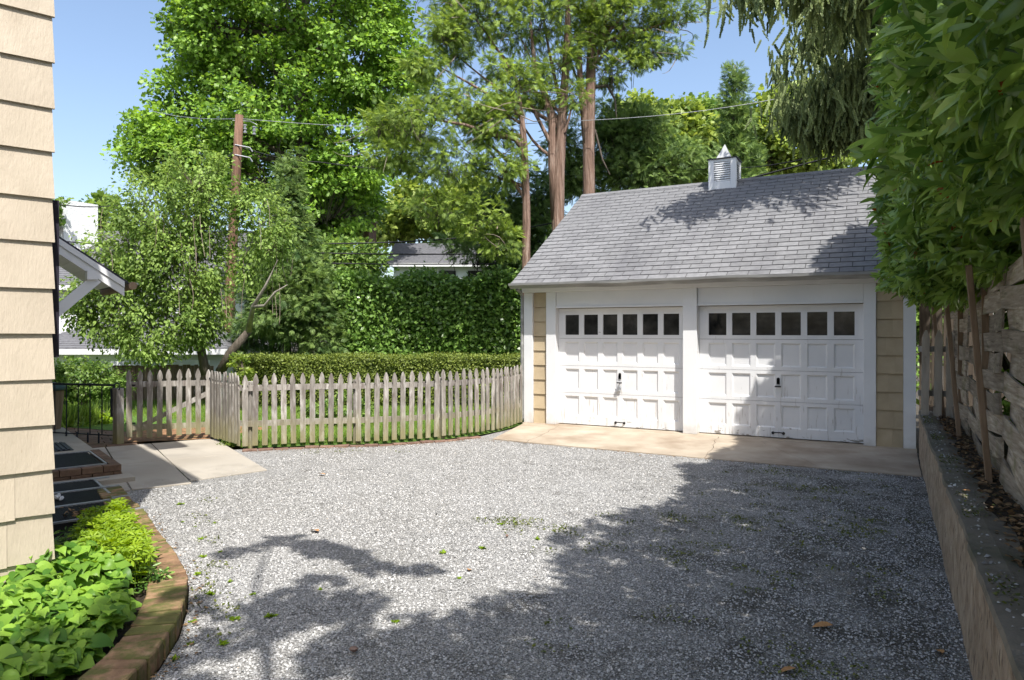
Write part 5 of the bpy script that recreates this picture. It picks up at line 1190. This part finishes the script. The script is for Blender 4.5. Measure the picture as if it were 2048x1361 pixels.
# ------------------------------------------------------------------ small things on the gravel
def gpt(px, py, z=0): Dg = (EYE - z) * FPX / (py - 664); p = at(px, 664, Dg); return np.array([p[0], p[1], z])
weed_spots = [(390, 1055), (400, 1080), (430, 1048), (395, 1150), (420, 1190), (460, 1165), (470, 1240), (540, 1235), (445, 1290), (790, 1245), (918, 1158), (885, 1108), (965, 1098), (1075, 1080), (1000, 1050), (1030, 1045), (360, 1010), (365, 1045), (380, 1290), (405, 1115), (505, 1190), (640, 1180), (385, 1245), (350, 1320), (440, 1105)]
def weed_mesh():
    n = 26; P = np.stack([RNG.normal(size=n) * .012, RNG.normal(size=n) * .012, np.full(n, .004)], 1); A = norm(RNG.normal(size=(n, 3)) * [1, 1, .2] + [0, 0, .5])
    o = cloud('weed', RHOMB, P, A, norm(np.array([0, 0, 1.]) + RNG.normal(size=(n, 3)) * .3), RNG.uniform(.03, .06, n), RNG.uniform(size=n), M['lime'], None, (0, 0, 0)); me = o.data; bpy.data.objects.remove(o); return me
wm = [weed_mesh() for _ in range(4)]
for px, py in weed_spots:
    lab = ('small green weed in the sunny gravel beside the brick edging' if px < 480 and py < 1110 else 'small green weed in the dappled gravel beside the brick edging' if px < 480 else 'small green weed among the tree shadows on the open gravel' if py > 1150 else 'small green weed on the sunny gravel by the mossy patch')
    tag(place('weed', random.choice(wm), None, gpt(px, py), (0, 0, random.uniform(0, 6.3)), random.uniform(.3, .65)), lab, 'weed', lab.replace('small green weed', 'weeds'))
def moss_field():
    P = []
    for (px, py, sx, sy, n) in ((1640, 985, 160, 20, 700), (1560, 945, 120, 8, 350), (1450, 1040, 260, 30, 700), (1720, 1060, 120, 30, 500), (1020, 1045, 60, 10, 260), (1350, 1100, 260, 30, 500), (1600, 1160, 200, 40, 300), (1100, 1060, 100, 12, 160), (1300, 1250, 250, 40, 160), (1640, 1340, 120, 15, 160), (640, 905, 150, 4, 120), (430, 1060, 60, 60, 160), (430, 1200, 60, 60, 200)):
        k = max(1, n // 26)
        for _ in range(k):
            c = gpt(px + RNG.normal() * sx * .5, max(py + RNG.normal() * sy * .6, 925 if px > 1100 else 900)); m_ = 26
            P.append(c + RNG.normal(size=(m_, 3)) * [.07, .05, 0])
    P = np.concatenate(P); keep = (P[:, 0] < .33) & (P[:, 1] < 9.15); P = P[keep]; n = len(P); P[:, 2] = .006
    A = norm(RNG.normal(size=(n, 3)) * [1, 1, .2] + [0, 0, .35])
    tag(cloud('moss', RHOMB, P, A, norm(np.array([0, 0, 1.]) + RNG.normal(size=(n, 3)) * .4), RNG.uniform(.012, .03, n), RNG.uniform(size=n), M['moss']), 'thin moss and seedlings scattered through the shaded gravel', 'moss', kind='stuff')
moss_field()
def fallen(label, px, py, s_, rz_, z=.012):
    me = MB().add([(v[0] * 1.5, v[1], v[2] + .1) for v in LAUREL[0]], LAUREL[1]).mesh('fallen_leaf', M['fallen'])
    tag(place('fallen_leaf', me, None, gpt(px, py, z), (random.uniform(-.2, .2), random.uniform(-.2, .2), rz_), s_), label, 'leaf')
fallen('curled tan leaf on the sunny gravel above the twig shadow', 636, 1066, .12, 1.2)
fallen('dry leaf on sunny gravel near the concrete pad', 650, 951, .10, 1.6)
fallen('orange leaf on the gravel near the shade edge, below the weeds', 937, 1143, .07, .4)
fallen('tan leaf on the shaded gravel toward the bottom right', 1666, 1254, .11, 1.9)
fallen('orange leaf on shaded gravel close to the retaining wall', 1886, 1310, .08, .3)
fallen('reddish leaf on shaded gravel at the bottom edge', 1592, 1340, .09, 2.3)
fallen('pale leaf lying on the coping of the retaining wall', 1941, 985, .06, .8, .63)
bb = bmesh.new(); bmesh.ops.create_icosphere(bb, subdivisions=2, radius=.03)
for v in bb.verts: v.co = v.co * random.uniform(.75, 1.1) * (1.0 if v.co.z > 0 else .6)
me = bpy.data.meshes.new('brick_fragment'); bb.to_mesh(me); bb.free(); me.materials.append(M['redbrick'])
tag(place('brick_fragment', me, None, gpt(707, 1300, .015), (0, 0, .6), (1.1, .8, .6)), 'small chip of red brick on the dappled gravel', 'stone')
tag(place('brick_fragment', me, None, gpt(1014, 1073, .012), (0, 0, 2.0), (.7, .5, .5)), 'tiny red brick chip beside the mossy gravel patch', 'stone')
# dry bits caught along the brick edging and the fence kerb
def debris():
    P = []
    for pts, m_, wdt in ((OUTER[2:12], 420, .05), ([(-7.7, 6.75), (-7.15, 7.4), (-6.45, 7.92), (-5.85, 8.7), (-5.55, 9.4)], 300, .05), ([(-5.4, 9.2), (-2, 9.1), (.3, 9.1)], 200, .05)):
        rs = resample(pts, .02)
        for i in RNG.integers(0, len(rs), m_): P.append([rs[i][0][0] + .04 + RNG.normal() * wdt, rs[i][0][1] + RNG.normal() * wdt, .012])
    P = np.array(P); n = len(P)
    tag(cloud('leaf_litter', RHOMB, P, unit(n) * [1, 1, .1], norm(np.array([0, 0, 1.]) + RNG.normal(size=(n, 3)) * .3), RNG.uniform(.012, .035, n), RNG.uniform(size=n), M['drygrass']), 'brown bits of litter caught along the edges of the gravel', 'leaf litter', kind='stuff')
debris()
def coping_grit():
    n = 320; y = RNG.uniform(1.0, 10.5, n); x = .36 + .012 * np.sin(y * 3.1) + np.abs(RNG.normal(0, .06, n)) + .01; P = np.stack([x, y, np.full(n, .624)], 1)
    V = [(1, 0, 0), (.1, .85, 0), (-.9, .1, 0), (-.1, -.95, 0), (.1, .05, .62), (0, 0, -.5)]; F = [(0, 1, 4), (1, 2, 4), (2, 3, 4), (3, 0, 4)]
    tag(cloud('grit', (V, F), P, norm(unit(n) * [1, 1, .2]), norm(np.array([0, 0, 1.]) + RNG.normal(size=(n, 3)) * .3), RNG.gamma(4, 1 / 4, n) * .0055 + .002, RNG.uniform(size=n) * .85, M['stone']), 'pale grit scattered along the coping of the retaining wall', 'grit', kind='stuff')
    n = 2600; y = RNG.uniform(1.0, 10.5, n); b_ = np.sin(y * 4.1) + .6 * np.sin(y * 9.7); keep = b_ + RNG.normal(size=n) * .3 > .5; y = y[keep]; n = len(y)
    P = np.stack([.37 + np.abs(RNG.normal(.03, .07, n)), y, np.full(n, .623)], 1); P = P[P[:, 0] < .6]; n = len(P)
    tag(cloud('moss', RHOMB, P, norm(unit(n) * [1, 1, .2] + [0, 0, .3]), norm(np.array([0, 0, 1.]) + RNG.normal(size=(n, 3)) * .4), RNG.uniform(.01, .024, n), RNG.uniform(size=n) * .7, M['moss']), 'patches of moss on the coping of the retaining wall', 'moss', kind='stuff')
coping_grit()
# litter along the top of the retaining wall
n = 1500; y = RNG.uniform(1.2, 10.3, n); P = np.stack([RNG.normal(.62, .07, n), y, np.full(n, .612)], 1); P = P[P[:, 0] > .48]; n = len(P)
tag(cloud('leaf_litter', RHOMB, P, unit(n) * [1, 1, .15], norm(np.array([0, 0, 1.]) + RNG.normal(size=(n, 3)) * .35), RNG.uniform(.02, .06, n), RNG.uniform(size=n), M['drygrass']), 'brown dead leaves lying along the foot of the woven fence', 'leaf litter', kind='stuff')
